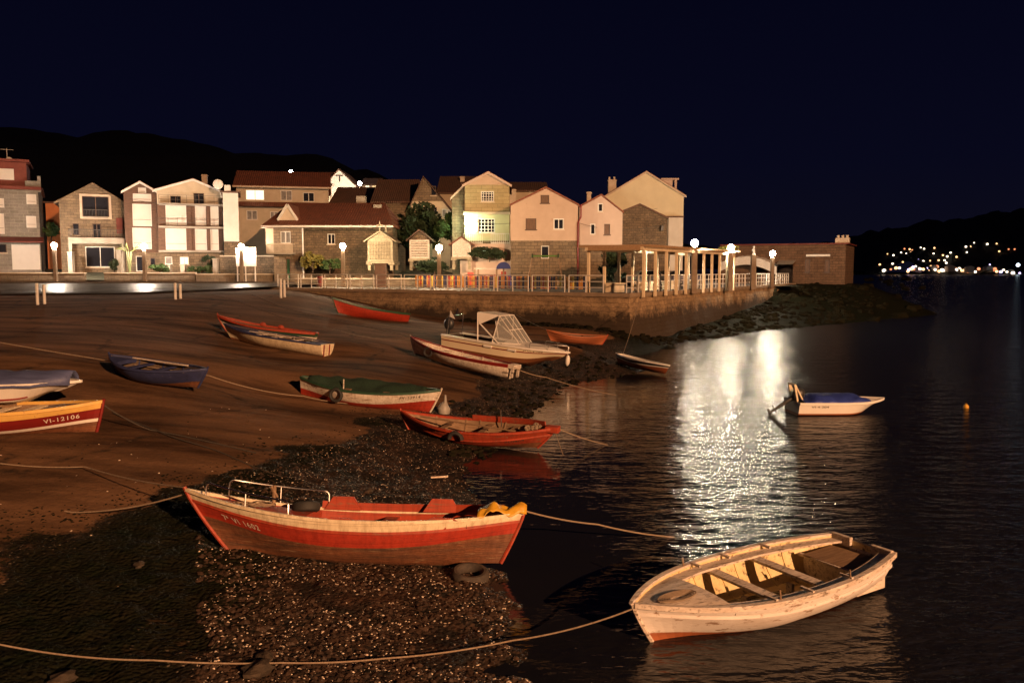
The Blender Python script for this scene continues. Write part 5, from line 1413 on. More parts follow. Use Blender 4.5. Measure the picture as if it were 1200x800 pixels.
# H6 big stone house with red hip roof
zb = 3.9; Yh = 80
X0, X1 = PY(346,300,Yh).x, PY(461,300,Yh).x; Xl = PY(311,300,Yh-.8).x
root = empty('hip_roof_house', ((X0+X1)/2, Yh, zb), 0, 'long low stone house with large red hip roof, white triangular dormer and glazed balcony', 'house')
xc = (X0+X1)/2; zz = lambda py, dy=0: PY(600, py, Yh+dy).z-zb; xx = lambda px, dy=0: PY(px, 300, Yh+dy).x-xc
def wallbox(mb, x0, x1, y0, y1, z0, z1, hs=(), m=0):
    xs = sorted(set([x0, x1]+[v for h_ in hs for v in h_[:2]])); zs_ = sorted(set([z0, z1]+[v for h_ in hs for v in h_[2:4]]))
    for i in range(len(xs)-1):
        for j in range(len(zs_)-1):
            cx_, cz_ = (xs[i]+xs[i+1])/2, (zs_[j]+zs_[j+1])/2
            if any(h_[0] < cx_ < h_[1] and h_[2] < cz_ < h_[3] for h_ in hs): continue
            mb.add([(xs[i],y0,zs_[j]),(xs[i+1],y0,zs_[j]),(xs[i+1],y0,zs_[j+1]),(xs[i],y0,zs_[j+1])], [(0,1,2,3)], m)
    for h_ in hs:
        a, b_, c, d = h_[:4]; k = .16
        mb.add([(a,y0,c),(a,y0+k,c),(a,y0+k,d),(a,y0,d)], [(0,1,2,3)], m); mb.add([(b_,y0,c),(b_,y0+k,c),(b_,y0+k,d),(b_,y0,d)], [(0,1,2,3)], m)
        mb.add([(a,y0,d),(a,y0+k,d),(b_,y0+k,d),(b_,y0,d)], [(0,1,2,3)], m); mb.add([(a,y0,c),(a,y0+k,c),(b_,y0+k,c),(b_,y0,c)], [(0,1,2,3)], m)
    mb.add([(x0,y0,z0),(x0,y1,z0),(x0,y1,z1),(x0,y0,z1)], [(0,1,2,3)], m); mb.add([(x1,y0,z0),(x1,y1,z0),(x1,y1,z1),(x1,y0,z1)], [(0,1,2,3)], m); mb.add([(x0,y1,z0),(x1,y1,z0),(x1,y1,z1),(x0,y1,z1)], [(0,1,2,3)], m)
hs = [(xx(384), xx(393), zz(286), zz(274), 'white')]
mb = MB(); wallbox(mb, xx(355), xx(461), 0, 9, -1, zz(267), hs); mb.build('wall', m_stoned, root, fix=False)
window(root, *hs[0][:4], 0, 'wdark')
hs = [(xx(329,-1), xx(341,-1), zz(285,-1), zz(271,-1), 'white'), (xx(335,-1)-.0, xx(340,-1), -.4, zz(303,-1), 'gdoor')]
mb = MB(); wallbox(mb, xx(321,-1), xx(355,-1)+.0, -1, 8, -1, zz(267,-1), hs); mb.build('wall', m_stone, root, fix=False)
for h_ in hs: window(root, *h_[:4], -1, h_[4])
mb = MB(); mb.b2(xx(312,-1), xx(321,-1)-.002, -1, 6, zz(297,-1), zz(267,-1)); mb.build('wall', m_stucco_c, root)
mb = MB(); mb.b2(xx(312,-2), xx(343,-2), -2, -1.003, zz(298,-2), zz(297,-2)+.05); bl = mb.build('balcony', m_concrete, root)
mb = MB(); n = 22; xa, xb = xx(312,-2)+.04, xx(343,-2)-.04
for k in range(n+1): q = xa+(xb-xa)*k/n; mb.bar((q,-1.95,zz(297,-2)+.05), (q,-1.95,zz(286,-2)), .05)
mb.bar((xa,-1.95,zz(286,-2)), (xb,-1.95,zz(286,-2)), .08); mb.bar((xb,-1.95,zz(286,-2)), (xb,-1.0,zz(286,-2)), .06); mb.build('railing', m_trim, bl)
mb = MB(); mb.tube([(xx(355,-1)+.05,-1.1,-.5),(xx(355,-1)+.05,-1.1,zz(267,-1))], .07, 8); mb.build('downpipe', m_railw, root)
# hip roof
x0_, x1_ = xx(308,-1.6), xx(464); yf, yb = -1.7, 9.5; z0_ = zz(267); zr = zz(240, 4); xr0, xr1 = xx(342,4), xx(452,4); ym = 4
mb = MB(); vs = [(x0_,yf,z0_),(x1_,yf,z0_),(x1_,yb,z0_),(x0_,yb,z0_),(xr0,ym,zr),(xr1,ym,zr)]
vs2 = [(x,y,z+.18) for x,y,z in vs]
mb.add(vs2, [(0,1,5,4),(1,2,5),(2,3,4,5),(3,0,4)]); mb.add(vs, [(0,1,2,3)]); mb.add(vs[:4]+vs2[:4], [(0,1,5,4),(1,2,6,5),(2,3,7,6),(3,0,4,7)])
rf = mb.build('roof', m_tx, root)
mb = MB(); mb.b2(x0_, x1_, yf-.1, yf-.003, z0_-.04, z0_+.14); mb.b2(x0_-.1, x0_-.003, yf, yb, z0_-.04, z0_+.14); mb.build('gutter', m_railw, root)
a, b, c = (xx(327,-.6), zz(258,-.6)), (xx(350,-.6), zz(258,-.6)), (xx(338.5,-.6), zz(240.5,-.6))
mb = MB(); mb.prism([a, b, c], 'y', -.6, 3.2); dm = mb.build('dormer', m_trim, rf)
mb = MB()
for p, q in ((a, c), (b, c)): mb.bar((p[0], -.72, p[1]), (q[0], -.72, q[1]+.05), .16, .22)
mb.build('bargeboard', m_railw, dm)
mb = MB()
for p, s_ in ((a, -1), (b, 1)): mb.add([(p[0]+s_*.1,-.75,p[1]-.02),(c[0],-.75,c[1]+.1),(c[0],3.3,c[1]+.1),(p[0]+s_*.1,3.3,p[1]-.02)], [(0,1,2,3)])
o = mb.build('dormer_roof', m_ty, dm); md = o.modifiers.new('thickness', 'SOLIDIFY'); md.thickness = .1
mb = MB(); c_ = (xx(424.5,5), 5); mb.b2(c_[0]-.45, c_[0]+.45, 4.6, 5.4, zr-1, zz(230,5)); mb.build('chimney', m_concrete, rf)
mb = MB(); c_ = (xx(443.5,3), 3); mb.b2(c_[0]-.4, c_[0]+.4, 2.7, 3.4, zr-1.5, zz(240,3)); mb.build('chimney', m_concrete, rf)

# H7..H9 houses up the hill
H = house('hill_house', 'house with white gable and small dark cross mark high on the dark hillside', 135, 381, 419, 219, 199, 10, 10, 'y', apex_px=399, wall=m_stucco_w, over=.3, roof='old')
a = H['L'](398, 213); b = H['L'](398, 205); mb = MB(); mb.b2(a[0]-.1,a[0]+.1,-.06,-.002,a[2],b[2]); mb.b2(a[0]-.6,a[0]+.6,-.055,-.001,b[2]-.2,b[2]); mb.build('gable_mark', m_iron, H['root'])
H = house('roofed_wing', 'dark tiled wing attached left of the white gabled hillside house', 134, 352, 388, 219, 203, 10, 12, 'x', wall=m_stucco_c, over=.4, roof='old')
H = house('low_roof_house', 'low unlit house with broad dark tiled roof behind the red hip roof', 104, 388, 446, 241, 221, 6, 12, 'x', wall=m_stoned, over=.4, roof='old')
H = house('lit_terrace_house', 'tiny hillside house with an orange lit terrace, right of the white gable', 150, 425, 444, 216, 210, 11, 8, 'x', wall=m_stucco_w, over=.8, roof='old', holes=[(428,217,433,221,'lit'),(436,217,441,221,'lity')])
# H9: big roof house
H = house('large_roof_house', 'stone house with sweeping old tiled roof running down left, above the trees', 98, 482, 532, 240, 208, 5.2, 12, 'y', apex_px=497, eave_r=252, wall=m_stucco_c, over=.5, roof='old', zones=[(236, m_stone)],
    holes=[(505,218,511,229,'dark'),(505,243,512,252,'dark'),(518,245,523,254,'white'),(524,246,528,255,'white')])
H = house('roof_wing', 'low wing under the old sweeping tiled roof, left of the stone gable', 99, 438, 484, 236, 212, 5.2, 11, 'x', wall=m_stone, over=.5, roof='old')
H = house('back_house', 'dark tiled house roof showing between stone gable and green lit house', 112, 514, 560, 226, 208, 6.5, 12, 'x', wall=m_stucco_c, over=.4, roof='old')
chimney(H, 542, 207, 214, 4)
H = house('roof_behind_house', 'dark tiled roof peeping between the green lit house and the orange house', 100, 590, 640, 224, 215, 5, 12, 'x', wall=m_stucco_c, over=.4, roof='old')
chimney(H, 600, 222, 238, -1, .9)
# H10 green lit house
Yg = 78
H = house('clad_house', 'house clad in stone slabs over greenish plaster, glaring lamp at its left corner', Yg, 545, 597, 217, 203, 3.2, 9, 'y', apex_px=572.5, wall=m_stone, zones=[(216.5, m_stucco_p), (250, m_slab), (282, m_stucco_g)], over=.25, trim=m_stucco_p2,
    holes=[(563.5,224,579,236.5,'cross'),(560,256,580,273,'cross')])
a = H['L'](543, 251.5); b = H['L'](598, 248.5); mb = MB(); mb.b2(a[0], b[0], -.25, -.003, a[2], b[2]); mb.build('string_course', m_trim, H['root'])
a = H['L'](545, 300); b = H['L'](597, 281); mb = MB(); mb.b2(a[0]-.3, b[0]+.2, -2.6, -.005, -1, b[2]-.45); tr = mb.build('terrace', m_stucco_p2, H['root'])
mb = MB(); yv = -2.55; n = 34
for seg in ((a[0], a[0]+1.7), (a[0]+2.5, b[0])):
    nn = int((seg[1]-seg[0])/.17)
    for k in range(nn+1): q = seg[0]+(seg[1]-seg[0])*k/nn; mb.bar((q, yv, b[2]-.45), (q, yv, b[2]+.45), .045)
    mb.bar((seg[0], yv, b[2]+.45), (seg[1], yv, b[2]+.45), .07)
    mb.bar((seg[0], yv, b[2]-.38), (seg[1], yv, b[2]-.38), .07)
mb.build('terrace_railing', m_railw, tr)
a = H['L'](547, 262, -.4); mb = MB(); mb.sphere((a[0]-.05, -.5, a[2]), .13, 12, 8); mb.bar((a[0]-.05,-.5,a[2]+.12),(a[0]-.05,-.01,a[2]+.3), .05)
mb.build('wall_lamp', emis('green_white_lamp', (.72,1,.62), 900), H['root'])
H2 = house('side_house', 'shadowed stone wing set back left of the green lit clad house', Yg+1.5, 530, 545.5, 232, 217, 3.3, 8, 'y', apex_px=545, wall=m_stone, over=.2, trim=m_stucco_p2)
# H11 orange house
H = house('orange_house', 'large orange-pink plastered house over a stone ground floor, three brown windows', 74, 598.5, 677, 241, 221, PZ, 11, 'y', apex_px=639.5, wall=m_stone, zones=[(282, m_stucco_p)], over=.12, roof_over_side=.12,
    holes=[(633.5,228.5,643.5,238,'brown'),(616,256,628.5,269,'brown'),(648.5,256,661,269,'half'),(634,288,643.5,303,'shop')])
a = H['L'](677.5, 241); mb = MB(); mb.tube([(a[0],-.12,-.5),(a[0],-.12,a[2]-1.5),(a[0]+.25,-.12,a[2]-1.0),(a[0]+.25,-.12,a[2]+.1)], .07, 8); mb.build('downpipe', m_dkred, H['root'])
# H12 small pink
H = house('small_pink_house', 'narrow pale pink gabled house with three slim dark framed windows', 75, 679, 729, 243, 229.5, PZ, 10, 'y', apex_px=704, eave_r=249, wall=m_stone, zones=[(287, m_stucco_p2)], over=.12, roof_over_side=.1,
    holes=[(700.5,238,707,248.5,'half'),(691.5,262,698,275,'half'),(708,262.5,715,275,'brown')])
chimney(H, 690, 225, 234, 7, .4, m_trim)
# H13 stone shed
H = house('rubble_house', 'windowless rubble stone gable house right of the small pink house', 80, 728, 781, 249, 240.5, PZ, 9, 'y', apex_px=749, eave_r=256, wall=m_stoned, over=.15, roof='old', roof_over_side=.12)
a = H['L'](775, 268); mb = MB(); mb.b2(a[0]-.12,a[0]+.12,-.5,-.26,a[2]-.2,a[2]+.25); mb.bar((a[0],-.38,a[2]+.3),(a[0],-.01,a[2]+.35), .04); mb.build('wall_lantern', m_iron, H['root'])
# H14 yellow house
Yy = 96
H = house('yellow_house', 'tallest pale yellow house with a huge blank gable and boxed dormer, behind the rubble house', Yy, 706, 800, 232, 202, PZ, 11, 'y', apex_px=756, eave_r=229, wall=m_stucco_w, zones=[(254, m_stucco_y)], over=.3, roof_over_side=.15, trim=m_trim)
r0 = H['root']; chimney(H, 717, 211, 224, 2, .9, m_trim, 2)
a = H['L'](776, 222, 1.5); b = H['L'](793, 211, 1.5); mb = MB(); mb.b2(a[0], b[0]-.5, 1.4, 4, a[2]-.6, b[2]); mb.b2(b[0]-.25, b[0], 1.4, 1.65, a[2]-.8, b[2]); mb.b2(a[0]-.2, b[0]+.2, 1.2, 4.2, b[2], b[2]+.18); mb.build('dormer', m_stucco_p2, H['roof'])
a = H['L'](745, 236); mb = MB(); mb.bar((a[0]-6,-.05,a[2]-2.4),(a[0]+2.5,-.05,a[2]-.8), .04); mb.bar((a[0]-6,-.05,a[2]-2.6),(a[0]-1,-.05,a[2]-1.4), .04); mb.build('cable', m_concrete, r0)
H = house('pale_block', 'small pale lean-to showing below the yellow gable at the lamp', 94, 783, 798, 255, 255, PZ, 4, 'x', wall=m_stucco_w, over=.05, roof='old')

# stone house at the end of the quay
Y0 = 84.5; pL, pR = PY(845, 300, 93.5), PY(991, 300, 87.5)
zt = PY(600, 285, Y0).z
root = empty('quay_house', (pR.x, pR.y, 1.6), 0, 'long low stone building closing the quay at right, with two shuttered windows', 'stone building')
d = Vector((pL.x-pR.x, pL.y-pR.y)); Lw = d.length; u = d.normalized(); ang = math.atan2(-u.y, -u.x)
root.rotation_euler.z = ang     # local x runs from far left end to the right corner at 0
hgt = zt-1.6
def lx(px):
    # column px meets the front line
    k = (px-600)/FPX; t = (pR.x-k*pR.y)/(-u.x+k*u.y); return -t
def lz(px, py):
    t = -lx(px); Yp = pR.y+u.y*t; return PY(px, py, Yp).z-1.6
hs = []
for a_, b_, c_, d_ in ((942,304,947.5,319), (965,305,970.5,319)):
    hs.append((lx(a_), lx(c_), lz(a_, d_), lz(a_, b_), 'brown'))
hs.append((lx(884), lx(928), 1.2, lz(900, 309), 'void'))
mb = MB(); wallbox(mb, -Lw, 0, 0, 9, -2.5, hgt, hs); mb.build('wall', m_stoner, root, fix=False)
for h_ in hs[:2]: window(root, *h_[:4], 0, 'brown')
mb = MB(); mb.b2(-Lw-.1, .25, -.2, 9.2, hgt, hgt+.14); rf = mb.build('roof', m_redpaint, root)
mb = MB(); c_ = lx(983); mb.b2(c_-.7, c_+.7, 1.2, 2.0, hgt+.14, hgt+.7)
for k in range(3): mb.tube([(c_-.45+.45*k,1.6,hgt+.7),(c_-.45+.45*k,1.6,hgt+1.0)], .14, 8)
mb.build('chimney', m_trim, rf)
mb = MB(); a_, b_ = lx(943), lx(971); mb.b2(a_, b_, -.12, -.01, lz(957,300.5), lz(957,298)); mb.build('name_board', m_railw, root)
mb = MB(); mb.b2(a_-.3, b_+.3, -.3, -.01, lz(957,297.5), lz(957,296)); mb.build('drip_ledge', m_brick, root)
mb = MB(); mb.b2(hs[2][0], hs[2][1], 3.5, 3.6, 1.0, hs[2][3]); mb.build('back_panel', m_brick, root)
# curved white awning over the terrace
aw = MB(); N = 16; xa, xb = lx(846), lx(912); 
for off in (0,):
    top_ = []
    for i in range(N+1):
        f = i/N; x = xa+(xb-xa)*f; pxx = 846+66*f; zt_ = lz(880, 309.5-8.5*math.sin(math.pi*min(1, f*1.0))**.8+(0 if f < .5 else (f-.5)*7)); top_.append((x, zt_))
    for i in range(N):
        (x0, z0), (x1, z1) = top_[i], top_[i+1]
        aw.add([(x0,-1.6,z0-.85),(x1,-1.6,z1-.85),(x1,-1.6,z1),(x0,-1.6,z0)], [(0,1,2,3)]); aw.add([(x0,-1.6,z0),(x1,-1.6,z1),(x1,-.05,z1+.15),(x0,-.05,z0+.15)], [(0,1,2,3)])
o = aw.build('awning', m_railw, root); md = o.modifiers.new('thickness', 'SOLIDIFY'); md.thickness = .05
aw = MB(); aw.prism([(-2.2, lz(920,310)), (-.02, lz(920,305)), (-.02, lz(920,306))], 'x', lx(912), lx(931)); aw.build('side_awning', m_concrete, root)

# walls and small things along the road
m_lowwall = masonry('low_wall_stone', (.22,.165,.11), (.165,.12,.08), (.11,.08,.055), .6, .3, .02)
def gardenwall(px0, px1, Y, ztop, label, mat=m_lowwall, t=.35, zb=3.2, cap=True):
    x0, x1 = PY(px0,300,Y).x, PY(px1,300,Y).x; r = empty('garden_wall', ((x0+x1)/2, Y, zb), 0, label, 'low wall', 'low walls along the road'); w = (x1-x0)/2
    mb = MB(); mb.b2(-w, w, 0, t, -.4, ztop-zb); mb.build('masonry', mat, r)
    if cap: mb = MB(); mb.b2(-w-.02, w+.02, -.05, t+.05, ztop-zb+.001, ztop-zb+.10); mb.build('coping', m_trim, r)
gardenwall(-60, 98, 79.9, 4.22, 'low stone wall along the road in front of the left grey and gabled houses')
gardenwall(121, 228, 79.9, 4.22, 'low stone wall along the road in front of the shuttered houses')
gardenwall(229, 345, 79.6, 4.10, 'low wall along the road below the two white signs')
gardenwall(258, 322, 83.5, 5.9, 'taller rubble wall behind the two white signs', m_stoned)
gardenwall(345, 600, 72.5, 3.75, 'low wall behind the lamp posts in front of the granaries')
for k, (px, top) in enumerate(((84,296),(141,294),(198,311),(215,311),(253,304))):
    p = PY(px,317,82.5); zt_ = PY(px,top,82.5).z; mb = MB(); mb.b2(-.22,.22,-.22,.22,0,zt_-4.0); mb.b2(-.28,.28,-.28,.28,zt_-4.0,zt_-3.9)
    o = mb.build('gate_pillar', m_concrete, loc=(p.x, 82.5, 4.0)); tag(o, ordinal(k)+' concrete gate pillar from the left along the house fronts', 'pillar', 'gate pillars by the road')

# sign boards
for px0, px1, py0, py1, lab in ((277,283,291,312,'narrow blank white signboard beside the lamp, left of the wide one'), (285.5,300,290,312,'wide blank white signboard on posts right of the lamp')):
    a, b = PY(px0,py1,78.6), PY(px1,py0,78.6); r = empty('signboard', ((a.x+b.x)/2, 78.6, 3.47), 0, lab, 'sign', 'signboards by the road'); w = (b.x-a.x)/2
    mb = MB(); mb.b2(-w, w, -.04, .04, a.z-3.47, b.z-3.47); mb.build('board', m_railw, r)
    for s_ in (-1, 1): mb = MB(); mb.b2(s_*w*.75-.05, s_*w*.75+.05, .045, .12, 0, b.z-3.5); mb.build('post', m_railw, r)

# ------------------------------------------------------------------ granaries on stilts
m_gran = masonry('granary_stone', (.40,.34,.24), (.32,.27,.19), (.2,.17,.12), .5, .3, .015)
def granary(px0, px1, eave, apex, base, leg_bot, Y, depth, label, slats, cross, roofm, wallm):
    a, b = PY(px0, base, Y), PY(px1, eave, Y); W = (b.x-a.x)/2; zb = PY(600, leg_bot, Y).z
    zb = max(3.1, zb); r = empty('granary', ((a.x+b.x)/2, Y, zb), 0, label, 'granary', 'stilted granaries'); z0 = a.z-zb; z1 = b.z-zb; za = PY(600, apex, Y).z-zb
    mb = MB(); mb.b2(-W-.12, W+.12, -.12, depth+.12, z0-.18, z0); mb.build('platform', m_gran, r)
    mb = MB(); mb.prism([(-W, z0+.002), (W, z0+.002), (W, z1), (0, za), (-W, z1)], 'y', .08, depth); bd = mb.build('chamber', wallm, r)
    mb = MB()
    mb.b2(-W-.003, -W+.16, -.003, .079, z0+.003, z1); mb.b2(W-.16, W+.003, -.003, .079, z0+.003, z1); mb.b2(-W+.16, W-.16, 0, .078, z1-.12, z1); mb.b2(-W+.16, W-.16, 0, .078, z0+.003, z0+.14)
    n = int(2*W/.15)
    for k in range(n):
        q = -W+.2+(2*W-.4)*k/(n-1)
        if slats == 'v': mb.b2(q-.035, q+.035, .01, .076, z0+.14, z1-.12)
    if slats == 'h':
        for k in range(10): q = z0+.2+(z1-z0-.35)*k/9; mb.b2(-W+.16, W-.16, .01, .076, q-.04, q+.04)
    mb.build('slats', m_gran if wallm is m_gran else m_greywood, r)
    mb = MB()
    for s_ in (-1, 1):
        mb.prism([(0, za+.01), (s_*(W+.3), z1-.14), (s_*(W+.3), z1-.02), (0, za+.15)], 'y', -.25, depth+.25)
    rf = mb.build('roof', roofm, r)
    if cross:
        mb = MB(); mb.b2(-.05,.05,-.1,0,za+.1,za+.95); mb.b2(-.28,.28,-.1,0,za+.55,za+.66); mb.build('cross', m_gran, rf)
        mb = MB(); mb.tube([(0,depth-.1,za+.1),(0,depth-.1,za+.8)], [.14,.03], 8); mb.build('finial', m_gran, rf)
    for x in (-W+.12, W-.12):
        for y in (.15, depth-.15):
            mb = MB(); mb.b2(x-.13, x+.13, y-.13, y+.13, -.2, z0-.30); mb.b2(x-.26, x+.26, y-.2, y+.2, z0-.30, z0-.181); mb.build('leg', m_gran, r)
granary(431, 460, 282, 272, 306, 314, 72.6+2, 3.6, 'leftmost stone granary with a cross, partly in front of the hip roofed house', 'v', True, m_gran, m_gran)
granary(480, 503, 281, 270.5, 303, 314, 76, 3.0, 'middle stone granary with plank front, left of the lamp', 'h', False, m_tyo, m_stoned)
granary(530, 551.5, 286, 278.5, 301, 313, 74, 2.6, 'right wooden granary with tiled roof beside the playground', 'v', False, m_ty, m_greywood)
# low stone lintel beside the left granary
a = PY(452, 307, 73.5)

# ------------------------------------------------------------------ street lamps
m_globe = emis('lamp_globe_warm', (1, .74, .45), GLOBE_E*.6); m_globew = emis('lamp_globe_white', (1, .79, .60), GLOBE_E*.6); m_globeq = emis('lamp_globe_quay', (1, .84, .60), GLOBE_E*.56); m_globef = emis('lamp_globe_far_quay', (1, .84, .60), GLOBE_E*.42); m_globeb = emis('lamp_globe_blue', (.80, .92, 1), GLOBE_E*.5)
m_post = pm('lamp_post_concrete', (.26,.19,.13), (.18,.13,.09), 3, .8, .3)
def lamp(px, py, Y, zbase, label, m, r=.19, postw=.30, light=True):
    r = r*1.35
    p = PY(px, py, Y); root = empty('street_lamp', (p.x, Y, zbase), 0, label, 'street lamp', 'street lamps of the village'); h_ = p.z-zbase
    mb = MB(); mb.b2(-postw/2, postw/2, -postw/2, postw/2, -.2, h_-r-.12); mb.build('post', m_post, root, bevel=.02)
    mb = MB(); mb.tube([(0,0,h_-r-.12),(0,0,h_-r-.05),(0,0,h_-r+.02)], [.12,.09,.10], 10); mb.build('collar', m_iron, root)
    mb = MB(); mb.sphere((0,0,h_), r, 16, 12); g_ = mb.build('globe', m, root, smooth=True)
    return root
lamp(63.5, 287.5, 79.2, 3.47, 'leftmost street lamp, glowing white beside the white garage', m_globew)
lamp(168.5, 289, 79.2, 3.47, 'street lamp glowing in front of the narrow brown shuttered house', m_globew)
lamp(282.5, 288.5, 78.2, 3.47, 'street lamp between the two white signboards', m_globew, .17)
lamp(401.5, 288.5, 71.0, PZ, 'street lamp in front of the long hip-roofed stone house', m_globe)
lamp(514.5, 290.5, 66.5, PZ, 'street lamp between the middle and right granaries', m_globe)
lamp(814, 285, 58.2, PZ, 'street lamp rising over the pergola, nearest of the three by the quay rail', m_globeq, .19, .36)
lamp(856.5, 290.5, 64.7, PZ, 'street lamp in the middle of the three by the quay rail', m_globeq, .19, .34)
lamp(905.5, 297, 77.5, PZ, 'farthest of the three lamps by the quay rail, before the stone building', m_globef, .19, .30)
lamp(796.5, 273, 98, 3.1, 'bluish white street lamp beyond the pergola beside the yellow house', m_globeb, .22, .18)
for px, py, Y, rr, lab, mm in ((421.5,215,128,.22,'small bright lamp at the right foot of the white hillside gable', m_globew),(341,201,150,.20,'faint lone lamp on the dark hillside above the long beige house', m_globeb),(376,224,130,.10,'added unseen lamp that brightens the white hillside gable from its left foot', m_globew),(529,262,92,.12,'added lamp that brightens the right part of the stone gable house', m_globe)):  # the last two are added lamps that brighten the gables
    lamp(px, py, Y, PY(px, py, Y).z-3.2, lab, mm, rr, .14)
# statue pillar
p = PY(883, 305, 72); root = empty('pillar', (p.x, 72, PZ), 0, 'square stone pillar with a small pale figure on top, between two quay lamps', 'pillar')
zt_ = PY(883, 299, 72).z-PZ; mb = MB(); mb.b2(-.2,.2,-.2,.2,-.2,zt_); mb.build('shaft', m_post, root)
mb = MB(); mb.tube([(0,0,zt_),(.03,0,zt_+.25),(-.03,0,zt_+.45),(.02,0,zt_+.62)], [.16,.10,.13,.05], 8); mb.sphere((.02,0,zt_+.70), .09, 8, 6); mb.build('figure', m_railw, root)

# ------------------------------------------------------------------ railings
def rail_panel(a, b, label, mid=1):
    d = b-a; L_ = d.length; r = empty('railing_panel', a, math.atan2(d.y, d.x), label, 'railing', 'white railing panels on the quay')
    for k in range(mid+2):
        x = L_*k/(mid+1); x = max(.04, min(L_-.04, x))
        mb = MB(); mb.tube([(x,0,-.02),(x,0,1.03)], .038, 8); mb.build('post', m_railw, r)
    mb = MB()
    for z in (1.03, .66, .30): mb.tube([(.04,0,z),(L_-.04,0,z)], .026 if z < 1 else .034, 8)
    mb.build('rails', m_railw, r); return r
def along(a, b, step, gap, where, inset=.3, rev=False):
    d = (b-a); n = int(d.length/step); u_ = d.normalized(); nr = Vector((-u_.y, u_.x, 0))*inset
    for i in range(n):
        s0 = a+u_*(step*i)+nr; s1 = s0+u_*(step-gap); s0.z = s1.z = PZ+.07
        k = n-1-i if rev else i
        rail_panel(s0, s1, ordinal(k)+' railing panel '+where)
along(QA, QC-(QC-QA).normalized()*.1, 2.72, .22, 'left of the quay corner, counted away from it', rev=True)
along(QC+(QD-QC).normalized()*.3, QD, 1.9, .18, 'right of the quay corner, counted away from it')
# pairs of short bollard posts on the ramp
for k, (px, y1, y0, zt_) in enumerate(((45.5,357,331,0),(207,351,331,0),(330.5,349,326,0))):
    g = G(px, y1); s_ = FPX/g.y; hgt = (y1-y0)/s_*.95
    for j, dx in enumerate((-.06, .02)):
        lab = ['leftmost pair of mooring bollards on the ramp', 'middle pair of mooring bollards on the ramp', 'right pair of mooring bollards near the railing end'][k]+(', left post' if j == 0 else ', right shorter post')
        mb = MB(); mb.tube([(0,0,-.3),(0,0,hgt*(1 if j == 0 else .93)),(0,0,hgt*(1 if j == 0 else .93)+.02)], [.075,.075,.05], 10)
        o = mb.build('bollard', m_railw, loc=(g.x+dx, g.y+j*.5, gz(g.x, g.y)), smooth=True); tag(o, lab, 'bollard', 'mooring bollards on the ramp')

# ------------------------------------------------------------------ pergola
u_ = (QD-QC).normalized(); nrm = Vector((-u_.y, u_.x, 0)); P0 = Vector((7.92, 50.1, PZ))
root = empty('pergola', P0, math.atan2(u_.y, u_.x), 'long pergola of pale square columns and timber slats beside the quay rail', 'pergola')
Wp = 3.65; Lp = 19.5; Hc = 2.62
m_col = pm('pergola_column', (.80,.66,.46), (.66,.53,.36), 2, .75, .3, 14); m_beam = pm('pergola_beam', (.46,.30,.17), (.32,.2,.11), 4, .7, .4, stretch=(.5,3,3))
for yy in (0, Wp):
    x = 0
    while x < Lp:
        mb = MB(); mb.b2(x-.085, x+.085, yy-.085, yy+.085, -.2, Hc-.001); mb.build('column', m_col, root, bevel=.015)
        x += 1.95 if yy == 0 else 2.4
    mb = MB(); mb.b2(-.35, Lp, yy-.10, yy+.10, Hc, Hc+.20); mb.build('beam', m_col, root)
x = -.3
while x < Lp:
    mb = MB(); mb.b2(x-.04, x+.04, -.55, Wp+.55, Hc+.203, Hc+.33); mb.build('slat', m_beam, root); x += .48
mb = MB(); mb.b2(-.34, -.24, .1, Wp-.1, Hc-.0, Hc+.2); mb.build('beam', m_beam, root)
for i in range(4):
    xq = 3+i*5.2; mb = MB(); mb.b2(xq-.9, xq+.9, Wp-.75, Wp-.2, 0, .62); c_ = root.matrix_basis @ Vector((xq, Wp-.5, 0))
    mb = MB(); mb.b2(-.9,.9,-.28,.28,0,.5); mb.b2(-.95,.95,-.33,.33,.5,.6)
    o = mb.build('stone_bench', m_col, loc=(c_.x, c_.y, PZ)); o.rotation_euler.z = root.rotation_euler.z; tag(o, ordinal(i)+' stone bench under the pergola, counted from the quay corner', 'bench', 'stone benches under the pergola')
# climbing vine on the far end of the pergola
def foliage(mb, c, rad, n, leaf=.16, m=0, seed=1, hollow=.0):
    rnd = random.Random(seed); c = Vector(c); rad = Vector(rad)
    clumps = [(Vector((rnd.gauss(0,.45), rnd.gauss(0,.45), rnd.gauss(0,.42))), rnd.uniform(.22,.5)) for _ in range(max(5, n//90))]
    for k in range(n):
        cc, cr_ = clumps[k % len(clumps)]
        d = Vector((rnd.gauss(0,1), rnd.gauss(0,1), rnd.gauss(0,1))).normalized()*(cr_*(rnd.random()**.4))
        q = cc+d
        if q.length > 1.15: q *= 1.15/q.length
        p = c+Vector((q.x*rad.x, q.y*rad.y, q.z*rad.z))
        a = Vector((rnd.gauss(0,1), rnd.gauss(0,1), rnd.gauss(0,1))).normalized(); b = a.orthogonal().normalized(); s = leaf*rnd.uniform(.6, 1.4)
        mb.add([p-a*s, p+b*s*.55, p+a*s, p-b*s*.55], [(0,1,2,3)], m)
m_leaf = pm('leaf_green', (.055,.095,.025), (.03,.06,.018), 3, .55, 0); m_leafy = pm('leaf_yellow', (.20,.15,.025), (.07,.075,.018), 2.5, .55, 0); m_leafd = pm('leaf_dark', (.03,.05,.018), (.018,.03,.012), 3, .6, 0); m_bark = pm('bark', (.12,.08,.05), (.06,.04,.03), 6, .9, .8, 20, stretch=(3,3,.6))
